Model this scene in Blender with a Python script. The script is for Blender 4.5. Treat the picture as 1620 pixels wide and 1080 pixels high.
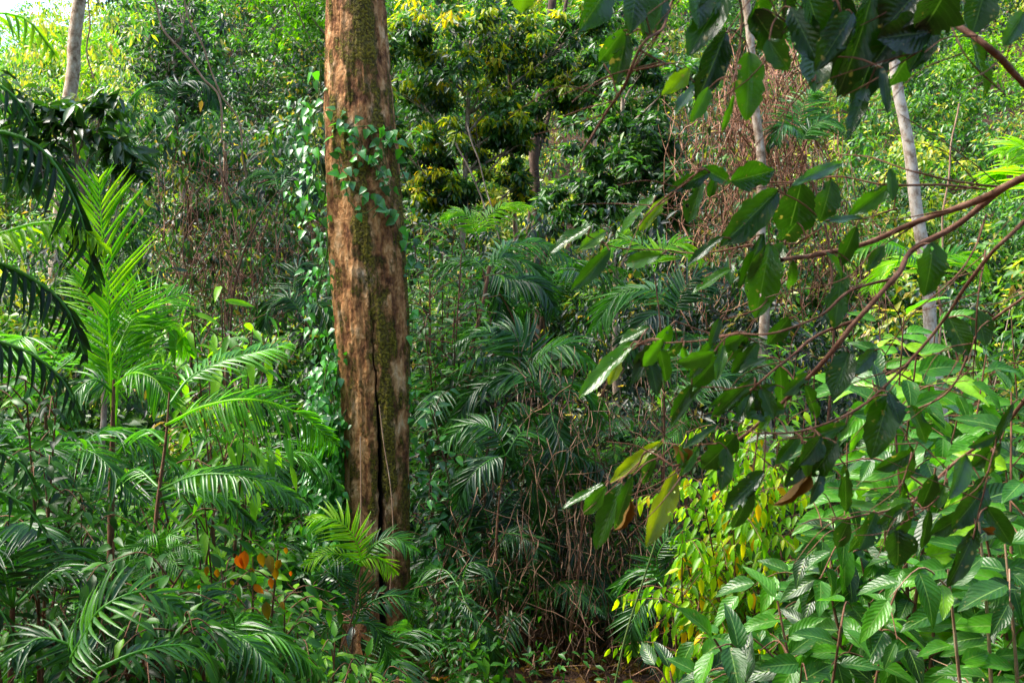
import bpy, math
import numpy as np
from mathutils import Vector

for _o in list(bpy.data.objects):
    bpy.data.objects.remove(_o)
SC = bpy.context.scene
COL = SC.collection
RNG = np.random.default_rng(7)
R = math.radians

# ------------------------------------------------------------------ camera
CAM = np.array([0.0, 0.0, 1.7])
F = 1575.0                      # focal length in photo pixels (1620 wide)
cd = bpy.data.cameras.new('camera'); cam = bpy.data.objects.new('camera', cd); COL.objects.link(cam)
cam.location = CAM; cam.rotation_euler = (R(90), 0, 0)
cd.sensor_width = 36; cd.lens = 36 * F / 1620; cd.clip_start = 0.05; cd.clip_end = 600
cd.dof.use_dof = True; cd.dof.focus_distance = 7.0; cd.dof.aperture_fstop = 9.0
SC.camera = cam

# ------------------------------------------------------------------ light
SUN_EL, SUN_AZ = R(56), R(-88)      # azimuth measured from +Y towards +X: soft sun high on the left
w = bpy.data.worlds.new('World'); SC.world = w; w.use_nodes = True
nt = w.node_tree; nt.nodes.clear()
sky = nt.nodes.new('ShaderNodeTexSky'); sky.sky_type = 'NISHITA'; sky.sun_disc = False
sky.sun_elevation = SUN_EL; sky.sun_rotation = SUN_AZ; sky.air_density = 1.0; sky.dust_density = 2.2; sky.ozone_density = 1.0
bg = nt.nodes.new('ShaderNodeBackground'); bg.inputs[1].default_value = 0.14
wo = nt.nodes.new('ShaderNodeOutputWorld')
nt.links.new(sky.outputs[0], bg.inputs[0]); nt.links.new(bg.outputs[0], wo.inputs[0])
sl = bpy.data.lights.new('sun', 'SUN'); sl.energy = 2.4; sl.angle = R(28); sl.color = (1.0, 0.95, 0.84)
so = bpy.data.objects.new('sun', sl); COL.objects.link(so)
sd = Vector((math.sin(SUN_AZ) * math.cos(SUN_EL), math.cos(SUN_AZ) * math.cos(SUN_EL), math.sin(SUN_EL)))
so.rotation_euler = sd.to_track_quat('Z', 'Y').to_euler(); so.location = (0, 0, 60)
vs = SC.view_settings; vs.view_transform = 'Standard'; vs.look = 'None'; vs.exposure = 2.4; vs.gamma = 1.0
SC.render.engine = 'CYCLES'
SC.cycles.max_bounces = 7; SC.cycles.diffuse_bounces = 2; SC.cycles.glossy_bounces = 2
SC.cycles.transmission_bounces = 4; SC.cycles.transparent_max_bounces = 6
SC.cycles.caustics_reflective = False; SC.cycles.caustics_refractive = False

# ------------------------------------------------------------------ maths helpers
def nrm(a):
    a = np.asarray(a, float)
    return a / np.maximum(np.linalg.norm(a, axis=-1, keepdims=True), 1e-9)
def P(px, py, d):
    px = np.asarray(px, float); py = np.asarray(py, float); d = np.asarray(d, float)
    return np.stack([CAM[0] + d * (px - 810) / F, CAM[1] + d + 0 * px, CAM[2] + d * (540 - py) / F], -1)
def sstep(a, b, x):
    t = np.clip((x - a) / (b - a), 0, 1); return t * t * (3 - 2 * t)
def hash3(i, j, k):
    h = (i * 374761393 + j * 668265263 + k * 2147483647 * 3 + 1013904223) & 0xffffffff
    h = ((h ^ (h >> 13)) * 1274126177) & 0xffffffff
    return ((h ^ (h >> 16)) & 0xffff) / 65535.0
def vnoise(p):
    p = np.asarray(p, float); f = np.floor(p).astype(np.int64); t = p - f; t = t * t * (3 - 2 * t)
    r = 0
    for dx in (0, 1):
        for dy in (0, 1):
            for dz in (0, 1):
                wgt = (t[..., 0] if dx else 1 - t[..., 0]) * (t[..., 1] if dy else 1 - t[..., 1]) * (t[..., 2] if dz else 1 - t[..., 2])
                r = r + wgt * hash3(f[..., 0] + dx, f[..., 1] + dy, f[..., 2] + dz)
    return r * 2 - 1
def ground_h(x, y):
    x = np.asarray(x, float); y = np.asarray(y, float)
    h = -1.35 * sstep(1.5, 8.5, y) - 0.75 * sstep(8.5, 12, y)
    sl_ = 0.64 - 0.26 * sstep(0.30, 0.52, -x / np.maximum(y, 1))
    t = np.maximum(y - 15.0, 0)
    h = h + sl_ * (t - 3.0 * (1 - np.exp(-t / 3.0)))
    h = h - 0.45 * sl_ * np.maximum(y - 58, 0)
    near = sstep(3, 7, y) * (1 - sstep(13, 24, y))
    h = h + near * (0.9 * sstep(1.5, 6.5, x) + 1.0 * sstep(1.5, 7, -x))
    return h + 0.16 * np.sin(x * 0.9 + 1.3) * np.cos(y * 0.7) + 0.35 * np.sin(x * 0.23 + 2) * np.sin(y * 0.19 + 1) * sstep(10, 20, y)

# ------------------------------------------------------------------ mesh builder
def grid_tmpl(rows, prof, cols=3):
    """leaf template: t along 0..1, x across -1..1"""
    t = np.linspace(0, 1, rows); x = np.linspace(-1, 1, cols)
    T, X = np.meshgrid(t, x, indexing='ij')
    Wd = prof(T)
    idx = np.arange(rows * cols).reshape(rows, cols)
    fq = np.stack([idx[:-1, :-1], idx[:-1, 1:], idx[1:, 1:], idx[1:, :-1]], -1).reshape(-1, 4)
    return dict(t=T.ravel(), x=(X * Wd).ravel(), u=X.ravel(), f=fq)
ovate = lambda t: np.maximum(0.02, np.sin(np.pi * np.clip(t, 0, 1) ** 0.75) ** 0.8 * (1 - 0.25 * t))
elliptic = lambda t: np.maximum(0.02, np.sin(np.pi * np.clip(t, 0, 1)) ** 0.62 * np.where(t > 0.86, 0.9, 1))
blade = lambda t: np.maximum(0.06, np.minimum(1, 6 * t + .3) * (1 - t ** 2.2))
heart = lambda t: np.maximum(0.02, np.minimum(1, (t * 7) ** 0.5) * (1 - t ** 1.6) ** 0.9)
DIA = dict(t=np.array([0, .42, 1, .42]), x=np.array([0, 1., 0, -1.]), u=np.array([0, 1., 0, -1.]), f=np.array([[0, 1, 2], [0, 2, 3]]))
LEAF = grid_tmpl(4, ovate); LEAFM = grid_tmpl(6, ovate); LEAFB = grid_tmpl(10, ovate, 5); LEAFF = grid_tmpl(16, elliptic, 7)
HEART = grid_tmpl(6, heart); BLADE = grid_tmpl(5, blade); BLADE3 = grid_tmpl(4, blade, 2)

class MB:
    def __init__(s):
        s.V = []; s.T = []; s.UV = []; s.F = {3: [], 4: []}; s.n = 0
    def add(s, V, Fc, tone=0.5, uv=None):
        V = np.asarray(V, float); Fc = np.asarray(Fc, int)
        s.V.append(V); s.F[Fc.shape[1]].append(Fc + s.n); s.n += len(V)
        s.T.append(np.broadcast_to(np.asarray(tone, float), (len(V),)).copy())
        s.UV.append(np.zeros((len(V), 2)) if uv is None else uv)
    def leaves(s, O, D, N, L, W, tm, tone=0.5, curl=0.2, fold=0.12, wave=0.0, bite=0.0):
        O = np.atleast_2d(O); n = len(O)
        D = nrm(np.broadcast_to(D, (n, 3))); N = np.broadcast_to(N, (n, 3))
        S = nrm(np.cross(D, N) + 1e-6); N = nrm(np.cross(S, D))
        L = np.broadcast_to(L, (n,)); W = np.broadcast_to(W, (n,)); tone = np.broadcast_to(tone, (n,))
        curl = np.broadcast_to(curl, (n,)); m = len(tm['t'])
        t = tm['t'][None, :]; x = np.broadcast_to(tm['x'][None, :], (n, m)).copy(); u = np.broadcast_to(tm['u'][None, :], (n, m))
        if bite > 0:
            ph = RNG.random((n, 1)) * 100
            e = np.abs(u) > 0.9
            nz = vnoise(np.stack([t * 9 + 0 * ph + u * 3, ph + 0 * t, 0 * t + 0 * ph], -1))
            nz2 = vnoise(np.stack([t * 3.1 + ph, ph + u * 2, 0 * t + 0 * ph], -1))
            x = np.where(e, x * (1 - bite * 0.35 * np.abs(nz) - bite * 0.8 * np.clip(nz2 - 0.25, 0, 1)), x)
        ct = curl[:, None]
        y = t * (1 - 0.25 * ct * ct * t * t)
        z = -ct * t ** 2 * 0.9 + fold * np.abs(x) * (W / L)[:, None]
        if wave > 0:
            ph = RNG.random((n, 1)) * 6.28
            z = z + wave * np.sin(t * 11 + ph + u) * np.abs(u) ** 1.5
        V = O[:, None, :] + (y * L[:, None])[..., None] * D[:, None, :] + (x * 0.5 * W[:, None])[..., None] * S[:, None, :] + (z * L[:, None])[..., None] * N[:, None, :]
        Fc = tm['f'][None] + (np.arange(n) * m)[:, None, None]
        uv = np.stack([u * 0.5 + 0.5, np.broadcast_to(t, (n, m))], -1)
        s.add(V.reshape(-1, 3), Fc.reshape(-1, tm['f'].shape[1]), np.repeat(tone, m), uv.reshape(-1, 2))
    def tube(s, pts, rad, k=6, tone=0.5, cap=True):
        pts = np.asarray(pts, float); n = len(pts); rad = np.broadcast_to(rad, (n,))
        T = nrm(np.gradient(pts, axis=0)); a = np.array([0.31, 0.17, 0.93]) if abs(T[0, 2]) < 0.8 else np.array([0.93, 0.31, 0.1])
        U = nrm(np.cross(T, a)); W_ = np.cross(T, U)
        th = np.arange(k) * 2 * np.pi / k
        V = pts[:, None] + rad[:, None, None] * (np.cos(th)[None, :, None] * U[:, None] + np.sin(th)[None, :, None] * W_[:, None])
        i = np.arange(n - 1)[:, None] * k; j = np.arange(k)[None]; j2 = (j + 1) % k
        Fc = np.stack([i + j, i + j2, i + k + j2, i + k + j], -1).reshape(-1, 4)
        s.add(V.reshape(-1, 3), Fc, tone)
    def build(s, name, mat, parent=None, smooth=True):
        V = np.concatenate(s.V)
        if parent is not None: V = V - np.array(ORG[parent.name])
        q = np.concatenate(s.F[4]) if s.F[4] else np.zeros((0, 4), int)
        t = np.concatenate(s.F[3]) if s.F[3] else np.zeros((0, 3), int)
        me = bpy.data.meshes.new(name)
        me.vertices.add(len(V)); me.vertices.foreach_set('co', V.astype(np.float32).ravel())
        idx = np.concatenate([q.ravel(), t.ravel()]).astype(np.int32)
        me.loops.add(len(idx)); me.loops.foreach_set('vertex_index', idx)
        me.polygons.add(len(q) + len(t))
        st = np.concatenate([np.arange(len(q)) * 4, len(q) * 4 + np.arange(len(t)) * 3]).astype(np.int32)
        me.polygons.foreach_set('loop_start', st)
        me.update(calc_edges=True)
        at = me.attributes.new('tone', 'FLOAT', 'POINT'); at.data.foreach_set('value', np.concatenate(s.T).astype(np.float32))
        uvl = me.uv_layers.new(name='UVMap'); uvl.data.foreach_set('uv', np.concatenate(s.UV)[idx].astype(np.float32).ravel())
        if smooth: me.polygons.foreach_set('use_smooth', np.ones(len(q) + len(t), bool))
        me.materials.append(mat)
        o = bpy.data.objects.new(name, me); COL.objects.link(o)
        if parent is not None: o.parent = parent
        return o

ORG = {}
def thing(name, label, cat, loc=(0, 0, 0), group=None):
    o = bpy.data.objects.new(name, None); COL.objects.link(o); o.empty_display_size = 0.2
    o.location = [float(v) for v in loc]; ORG[o.name] = tuple(float(v) for v in loc)
    o['label'] = label; o['category'] = cat
    if group: o['group'] = group
    return o
def tag(o, label=None, cat=None, group=None, kind=None):
    if label: o['label'] = label
    if cat: o['category'] = cat
    if group: o['group'] = group
    if kind: o['kind'] = kind
    return o
def dup(root, loc, rz=0, sc=1, label=None, group=None):
    r = root.copy(); COL.objects.link(r); r.location = loc; r.rotation_euler = (0, 0, rz); r.scale = (sc, sc, sc)
    if label: r['label'] = label
    if group: r['group'] = group
    for ch in list(root.children):
        c = ch.copy(); COL.objects.link(c); c.parent = r
    return r

# ------------------------------------------------------------------ materials
def newmat(name):
    m = bpy.data.materials.new(name); m.use_nodes = True; n = m.node_tree; n.nodes.clear()
    return m, n, n.nodes, n.links
def ramp(N, stops):
    r = N.new('ShaderNodeValToRGB'); e = r.color_ramp.elements
    while len(e) > 1: e.remove(e[0])
    e[0].position = stops[0][0]; e[0].color = (*stops[0][1], 1)
    for p, c in stops[1:]:
        x = e.new(p); x.color = (*c, 1)
    return r
def leaf_mat(name, stops, rough=0.38, trans=0.4, tcol=(1.25, 1.35, 0.5), veins=0, holes=0, spec=0.34, speck=0.0):
    m, n, N, L = newmat(name)
    at = N.new('ShaderNodeAttribute'); at.attribute_name = 'tone'
    stops = [(p, tuple(v * (.50 + .80 * p) for v in c)) for p, c in stops]  # darker lows and lighter highs stand in for shade between leaves
    stops = [(p, (c[0] * .70, c[1] * .74, c[2] * (.34 if name == 'thicket_leaf' else .16))) for p, c in stops]
    rp = ramp(N, stops); L.new(at.outputs['Fac'], rp.inputs[0]); col = rp.outputs[0]
    out = N.new('ShaderNodeOutputMaterial')
    pr = N.new('ShaderNodeBsdfPrincipled'); pr.inputs['Roughness'].default_value = rough; pr.inputs['Specular IOR Level'].default_value = spec
    tc = N.new('ShaderNodeTexCoord')
    ns = N.new('ShaderNodeTexNoise'); ns.inputs['Scale'].default_value = 9 if not veins else 35; ns.inputs['Detail'].default_value = 2
    L.new(tc.outputs['Object'], ns.inputs['Vector'])
    mr = N.new('ShaderNodeMapRange'); mr.inputs['From Min'].default_value = 0.3; mr.inputs['From Max'].default_value = 0.7
    mr.inputs['To Min'].default_value = 0.78; mr.inputs['To Max'].default_value = 1.2
    L.new(ns.outputs[0], mr.inputs[0])
    vm = N.new('ShaderNodeVectorMath'); vm.operation = 'SCALE'; L.new(col, vm.inputs[0]); L.new(mr.outputs[0], vm.inputs['Scale']); col = vm.outputs[0]
    if veins:
        sx = N.new('ShaderNodeSeparateXYZ'); L.new(tc.outputs['UV'], sx.inputs[0])
        a = N.new('ShaderNodeMath'); a.operation = 'SUBTRACT'; L.new(sx.outputs[0], a.inputs[0]); a.inputs[1].default_value = 0.5
        b = N.new('ShaderNodeMath'); b.operation = 'ABSOLUTE'; L.new(a.outputs[0], b.inputs[0])
        mid = N.new('ShaderNodeMapRange'); L.new(b.outputs[0], mid.inputs[0]); mid.inputs['From Min'].default_value = 0.012 if not holes else 0.006; mid.inputs['From Max'].default_value = 0.03 if not holes else 0.018
        mid.inputs['To Min'].default_value = 1 if not holes else .4; mid.inputs['To Max'].default_value = 0
        # side veins: sin((v - |u| * k) * n)
        c = N.new('ShaderNodeMath'); c.operation = 'MULTIPLY_ADD'; L.new(b.outputs[0], c.inputs[0]); c.inputs[1].default_value = -0.55; L.new(sx.outputs[1], c.inputs[2])
        c2 = N.new('ShaderNodeMath'); c2.operation = 'MULTIPLY_ADD'; L.new(ns.outputs[0], c2.inputs[0]); c2.inputs[1].default_value = .10; L.new(c.outputs[0], c2.inputs[2])
        d = N.new('ShaderNodeMath'); d.operation = 'MULTIPLY'; L.new(c2.outputs[0], d.inputs[0]); d.inputs[1].default_value = 6.283 * veins
        e = N.new('ShaderNodeMath'); e.operation = 'SINE'; L.new(d.outputs[0], e.inputs[0])
        g = N.new('ShaderNodeMapRange'); L.new(e.outputs[0], g.inputs[0]); g.inputs['From Min'].default_value = 0.86; g.inputs['From Max'].default_value = 1
        g.inputs['To Min'].default_value = 0; g.inputs['To Max'].default_value = 0.16 if not holes else 0.05
        mx = N.new('ShaderNodeMath'); mx.operation = 'MAXIMUM'; L.new(mid.outputs[0], mx.inputs[0]); L.new(g.outputs[0], mx.inputs[1])
        mc = N.new('ShaderNodeMixRGB'); L.new(mx.outputs[0], mc.inputs[0]); L.new(col, mc.inputs[1]); mc.inputs[2].default_value = (0.14, 0.26, 0.05, 1); col = mc.outputs[0]
        bp = N.new('ShaderNodeBump'); bp.inputs['Strength'].default_value = 0.22 if not holes else 0.10; bp.inputs['Distance'].default_value = 0.003
        L.new(e.outputs[0], bp.inputs['Height']); L.new(bp.outputs[0], pr.inputs['Normal'])
    if speck:
        sn = N.new('ShaderNodeTexNoise'); sn.inputs['Scale'].default_value = 60; sn.inputs['Detail'].default_value = 3; L.new(tc.outputs['Object'], sn.inputs['Vector'])
        sr = N.new('ShaderNodeMapRange'); L.new(sn.outputs[0], sr.inputs[0]); sr.inputs['From Min'].default_value = 0.66; sr.inputs['From Max'].default_value = 0.72; sr.inputs['To Max'].default_value = speck
        sc_ = N.new('ShaderNodeMixRGB'); L.new(sr.outputs[0], sc_.inputs[0]); L.new(col, sc_.inputs[1]); sc_.inputs[2].default_value = (0.22, 0.17, 0.05, 1); col = sc_.outputs[0]
    L.new(col, pr.inputs['Base Color'])
    tr = N.new('ShaderNodeBsdfTranslucent')
    tm = N.new('ShaderNodeMixRGB'); tm.blend_type = 'MULTIPLY'; tm.inputs[0].default_value = 1; L.new(col, tm.inputs[1]); tm.inputs[2].default_value = (*[2 * v for v in tcol], 1)
    L.new(tm.outputs[0], tr.inputs[0])
    mix = N.new('ShaderNodeMixShader'); mix.inputs[0].default_value = trans
    L.new(pr.outputs[0], mix.inputs[1]); L.new(tr.outputs[0], mix.inputs[2]); fin = mix.outputs[0]
    if holes:
        hn = N.new('ShaderNodeTexVoronoi'); hn.inputs['Scale'].default_value = 42; L.new(tc.outputs['Object'], hn.inputs['Vector'])
        h2 = N.new('ShaderNodeTexNoise'); h2.inputs['Scale'].default_value = 14; L.new(tc.outputs['Object'], h2.inputs['Vector'])
        h3 = N.new('ShaderNodeMath'); h3.operation = 'MULTIPLY_ADD'; L.new(h2.outputs[0], h3.inputs[0]); h3.inputs[1].default_value = -1.1; L.new(hn.outputs['Distance'], h3.inputs[2])
        h4 = N.new('ShaderNodeMath'); h4.operation = 'LESS_THAN'; L.new(h3.outputs[0], h4.inputs[0]); h4.inputs[1].default_value = holes
        tp = N.new('ShaderNodeBsdfTransparent'); m2 = N.new('ShaderNodeMixShader'); L.new(h4.outputs[0], m2.inputs[0]); L.new(fin, m2.inputs[1]); L.new(tp.outputs[0], m2.inputs[2]); fin = m2.outputs[0]
    L.new(fin, out.inputs[0])
    return m
def bark_mat(name, stops, scale=6, stretch=0.25, bump=0.4, moss=None, rough=0.85, dist=0.02):
    m, n, N, L = newmat(name)
    out = N.new('ShaderNodeOutputMaterial'); pr = N.new('ShaderNodeBsdfPrincipled'); pr.inputs['Roughness'].default_value = rough
    pr.inputs['Specular IOR Level'].default_value = 0.25
    tc = N.new('ShaderNodeTexCoord'); mp = N.new('ShaderNodeMapping'); mp.inputs['Scale'].default_value = (1, 1, stretch); L.new(tc.outputs['Object'], mp.inputs[0])
    n1 = N.new('ShaderNodeTexNoise'); n1.inputs['Scale'].default_value = scale; n1.inputs['Detail'].default_value = 9; n1.inputs['Roughness'].default_value = 0.68; L.new(mp.outputs[0], n1.inputs['Vector'])
    rp = ramp(N, stops); L.new(n1.outputs[0], rp.inputs[0]); col = rp.outputs[0]
    n2 = N.new('ShaderNodeTexNoise'); n2.inputs['Scale'].default_value = scale * 5; n2.inputs['Detail'].default_value = 6; L.new(mp.outputs[0], n2.inputs['Vector'])
    add = N.new('ShaderNodeMath'); add.operation = 'MULTIPLY_ADD'; L.new(n2.outputs[0], add.inputs[0]); add.inputs[1].default_value = 0.5; L.new(n1.outputs[0], add.inputs[2]); hgt = add.outputs[0]
    if moss:
        at = N.new('ShaderNodeAttribute'); at.attribute_name = 'tone'
        n3 = N.new('ShaderNodeTexNoise'); n3.inputs['Scale'].default_value = 6.5; n3.inputs['Detail'].default_value = 10; n3.inputs['Roughness'].default_value = 0.72
        mp3 = N.new('ShaderNodeMapping'); mp3.inputs['Scale'].default_value = (1, 1, 0.6); L.new(tc.outputs['Object'], mp3.inputs[0]); L.new(mp3.outputs[0], n3.inputs['Vector'])
        sm = N.new('ShaderNodeMath'); sm.operation = 'MULTIPLY_ADD'; L.new(at.outputs['Fac'], sm.inputs[0]); sm.inputs[1].default_value = 0.30; L.new(n3.outputs[0], sm.inputs[2])
        mr = N.new('ShaderNodeMapRange'); L.new(sm.outputs[0], mr.inputs[0]); mr.inputs['From Min'].default_value = 0.645; mr.inputs['From Max'].default_value = 0.72; mr.inputs['To Max'].default_value = 0.92
        n4 = N.new('ShaderNodeTexNoise'); n4.inputs['Scale'].default_value = 45; n4.inputs['Detail'].default_value = 4; L.new(tc.outputs['Object'], n4.inputs['Vector'])
        mrp = ramp(N, moss); L.new(n4.outputs[0], mrp.inputs[0])
        mc = N.new('ShaderNodeMixRGB'); L.new(mr.outputs[0], mc.inputs[0]); L.new(col, mc.inputs[1]); L.new(mrp.outputs[0], mc.inputs[2]); col = mc.outputs[0]
        # charred hollow
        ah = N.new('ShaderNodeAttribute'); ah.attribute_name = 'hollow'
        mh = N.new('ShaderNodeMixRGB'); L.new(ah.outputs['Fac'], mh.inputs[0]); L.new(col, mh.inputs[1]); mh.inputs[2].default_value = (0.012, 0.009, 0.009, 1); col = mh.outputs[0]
        ad2 = N.new('ShaderNodeMath'); ad2.operation = 'MULTIPLY'; L.new(mr.outputs[0], ad2.inputs[0]); L.new(n4.outputs[0], ad2.inputs[1])
        ad3 = N.new('ShaderNodeMath'); ad3.operation = 'ADD'; L.new(ad2.outputs[0], ad3.inputs[0]); L.new(hgt, ad3.inputs[1]); hgt = ad3.outputs[0]
    bp = N.new('ShaderNodeBump'); bp.inputs['Strength'].default_value = bump; bp.inputs['Distance'].default_value = dist; L.new(hgt, bp.inputs['Height']); L.new(bp.outputs[0], pr.inputs['Normal'])
    L.new(col, pr.inputs['Base Color']); L.new(pr.outputs[0], out.inputs[0])
    return m

M = {}
G_D = (0.014, 0.050, 0.012); G_M = (0.026, 0.105, 0.016); G_L = (0.06, 0.19, 0.022); G_Y = (0.16, 0.27, 0.02)
M['far'] = leaf_mat('thicket_leaf', [(0, (0.018, 0.042, 0.02)), (.28, (0.030, 0.105, 0.045)), (.6, (0.065, 0.20, 0.05)), (.8, (0.15, 0.28, 0.04)), (.9, (0.34, 0.33, 0.05)), (.94, (0.42, 0.3, 0.08)), (1, (0.22, 0.11, 0.08))], rough=.42, trans=.36, spec=.55)
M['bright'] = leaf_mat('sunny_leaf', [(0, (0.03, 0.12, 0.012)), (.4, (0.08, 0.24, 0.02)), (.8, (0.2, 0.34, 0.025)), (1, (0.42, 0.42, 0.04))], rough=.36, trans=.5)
M['gold'] = leaf_mat('golden_leaf', [(0, (0.16, 0.30, 0.02)), (.5, (0.42, 0.52, 0.03)), (.85, (0.6, 0.48, 0.03)), (1, (0.55, 0.25, 0.03))], rough=.4, trans=.5, tcol=(1.1, 1.0, .5))
M['mid'] = leaf_mat('understorey_leaf', [(0, (0.015, 0.06, 0.03)), (.4, (0.036, 0.145, 0.05)), (.75, (0.07, 0.23, 0.04)), (1, (0.15, 0.32, 0.03))], rough=.40, trans=.36, spec=.24)
M['dark'] = leaf_mat('dark_leaf', [(0, (0.014, 0.045, 0.025)), (.6, (0.024, 0.08, 0.035)), (1, (0.05, 0.14, 0.04))], rough=.36, trans=.28, spec=.6)
M['big'] = leaf_mat('broad_leaf', [(0, (0.02, 0.09, 0.02)), (.4, (0.04, 0.18, 0.025)), (.8, (0.09, 0.3, 0.03)), (1, (0.24, 0.44, 0.03))], rough=.34, trans=.36, veins=9, speck=.6, spec=.42)
M['bough'] = leaf_mat('bough_leaf', [(0, (0.012, 0.05, 0.008)), (.45, (0.03, 0.105, 0.010)), (.8, (0.075, 0.22, 0.016)), (1, (0.2, 0.23, 0.02))], rough=.22, trans=.36, veins=10, holes=-0.50, speck=.8, spec=.6)
M['vine'] = leaf_mat('vine_leaf', [(0, (0.03, 0.12, 0.16)), (.5, (0.06, 0.22, 0.2)), (.8, (0.07, 0.32, 0.1)), (1, (0.09, 0.36, 0.03))], rough=.3, trans=.3, spec=.6)
M['palm'] = leaf_mat('palm_leaf', [(0, (0.012, 0.055, 0.05)), (.5, (0.024, 0.11, 0.07)), (1, (0.08, 0.25, 0.08))], rough=.36, trans=.33, spec=.42)
M['palmb'] = leaf_mat('young_palm_leaf', [(0, (0.045, 0.2, 0.012)), (.6, (0.09, 0.32, 0.014)), (1, (0.24, 0.42, 0.02))], rough=.34, trans=.48)
M['yellow'] = leaf_mat('yellow_green_leaf', [(0, (0.06, 0.2, 0.015)), (.5, (0.17, 0.42, 0.015)), (.85, (0.42, 0.52, 0.02)), (1, (0.6, 0.25, 0.02))], rough=.38, trans=.45)
M['dry'] = leaf_mat('dry_leaf', [(0, (0.16, 0.07, 0.03)), (.6, (0.33, 0.16, 0.07)), (1, (0.5, 0.3, 0.16))], rough=.7, trans=.15, tcol=(1, .7, .4))
M['orange'] = leaf_mat('orange_leaf', [(0, (0.36, 0.26, 0.02)), (.6, (0.45, 0.2, 0.02)), (1, (0.42, 0.06, 0.02))], rough=.4, trans=.45, tcol=(1.1, .8, .4))
M['trunk'] = bark_mat('mossy_bark', [(.34, (0.06, 0.022, 0.008)), (.43, (0.22, 0.085, 0.03)), (.51, (0.46, 0.215, 0.075)), (.6, (0.64, 0.36, 0.165)), (.7, (0.74, 0.53, 0.34))], scale=7, stretch=.62, bump=1.0,
                      moss=[(.35, (0.03, 0.028, 0.003)), (.5, (0.115, 0.10, 0.005)), (.65, (0.26, 0.21, 0.01))], dist=.06)
M['tan'] = bark_mat('tan_speckled_bark', [(.3, (0.10, 0.06, 0.035)), (.44, (0.30, 0.20, 0.13)), (.54, (0.46, 0.35, 0.25)), (.7, (0.6, 0.52, 0.43))], scale=13, stretch=.7, bump=.6)
M['darkbark'] = bark_mat('dark_bark', [(.3, (0.02, 0.012, 0.008)), (.5, (0.07, 0.04, 0.025)), (.7, (0.14, 0.085, 0.055))], scale=12, stretch=.4, bump=.5)
M['pale'] = bark_mat('pale_bark', [(.3, (0.12, 0.08, 0.05)), (.42, (0.34, 0.25, 0.18)), (.52, (0.52, 0.44, 0.36)), (.68, (0.62, 0.57, 0.5))], scale=11, stretch=.7, bump=.5)
M['grey'] = bark_mat('grey_bark', [(.3, (0.08, 0.055, 0.035)), (.5, (0.24, 0.17, 0.12)), (.7, (0.42, 0.34, 0.26))], scale=12, stretch=.4, bump=.5)
M['brown'] = bark_mat('brown_stem', [(.3, (0.05, 0.022, 0.012)), (.5, (0.13, 0.06, 0.032)), (.7, (0.23, 0.12, 0.07))], scale=14, stretch=.4, bump=.4)
M['twig'] = bark_mat('bough_bark', [(.3, (0.07, 0.028, 0.015)), (.5, (0.16, 0.07, 0.04)), (.7, (0.28, 0.15, 0.10))], scale=30, stretch=1, bump=.3, dist=.004)
M['green'] = bark_mat('green_stem', [(.3, (0.03, 0.06, 0.012)), (.7, (0.09, 0.14, 0.03))], scale=20, bump=.1)
M['liana'] = bark_mat('liana_bark', [(.3, (0.15, 0.08, 0.045)), (.5, (0.3, 0.18, 0.11)), (.7, (0.45, 0.33, 0.22))], scale=18, bump=.3, dist=.006)
M['strand'] = bark_mat('dry_strand', [(.3, (0.09, 0.035, 0.02)), (.5, (0.24, 0.11, 0.06)), (.7, (0.42, 0.26, 0.17))], scale=3, bump=.1)
M['twigdark'] = bark_mat('dead_twig', [(.3, (0.05, 0.025, 0.015)), (.5, (0.12, 0.065, 0.035)), (.7, (0.24, 0.14, 0.08))], scale=5, bump=.1)
M['soil'] = bark_mat('leaf_litter', [(.3, (0.022, 0.012, 0.007)), (.5, (0.07, 0.036, 0.02)), (.62, (0.13, 0.065, 0.035)), (.75, (0.2, 0.12, 0.07))], scale=5, stretch=1, bump=1, dist=.08)

# ------------------------------------------------------------------ ground
xs = np.concatenate([np.linspace(-300, -45, 18), np.linspace(-43, 43, 175), np.linspace(45, 300, 18)])
ys = np.concatenate([np.linspace(-120, -4, 14), np.linspace(-3, 62, 190), np.linspace(65, 420, 22)])
Xg, Yg = np.meshgrid(xs, ys, indexing='ij'); Zg = ground_h(Xg, Yg)
ii = np.arange(Xg.size).reshape(Xg.shape)
g = MB(); g.add(np.stack([Xg, Yg, Zg], -1).reshape(-1, 3), np.stack([ii[:-1, :-1], ii[1:, :-1], ii[1:, 1:], ii[:-1, 1:]], -1).reshape(-1, 4))
go = g.build('ground', M['soil']); tag(go, 'brown leaf covered forest floor rising into a steep hillside', 'ground', kind='structure')

# ------------------------------------------------------------------ generic plants
def bez(p0, pm, p1, n):
    p0, pm, p1 = map(np.asarray, (p0, pm, p1)); c = 2 * pm - (p0 + p1) / 2
    t = np.linspace(0, 1, n)[:, None]
    return (1 - t) ** 2 * p0 + 2 * t * (1 - t) * c + t * t * p1
def smooth_path(pts, n):
    pts = np.asarray(pts, float); m = len(pts)
    d = np.concatenate([[0], np.cumsum(np.linalg.norm(np.diff(pts, axis=0), axis=1))]); tt = np.linspace(0, d[-1], n)
    tg = np.gradient(pts, d, axis=0)
    k = np.clip(np.searchsorted(d, tt) - 1, 0, m - 2); h = (d[k + 1] - d[k])[:, None]; s = ((tt - d[k])[:, None]) / h
    return (2 * s ** 3 - 3 * s ** 2 + 1) * pts[k] + (s ** 3 - 2 * s ** 2 + s) * h * tg[k] + (-2 * s ** 3 + 3 * s ** 2) * pts[k + 1] + (s ** 3 - s ** 2) * h * tg[k + 1]
def runit(n, up=0.0):
    v = RNG.normal(size=(n, 3)); v[:, 2] += up; return nrm(v)

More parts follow.
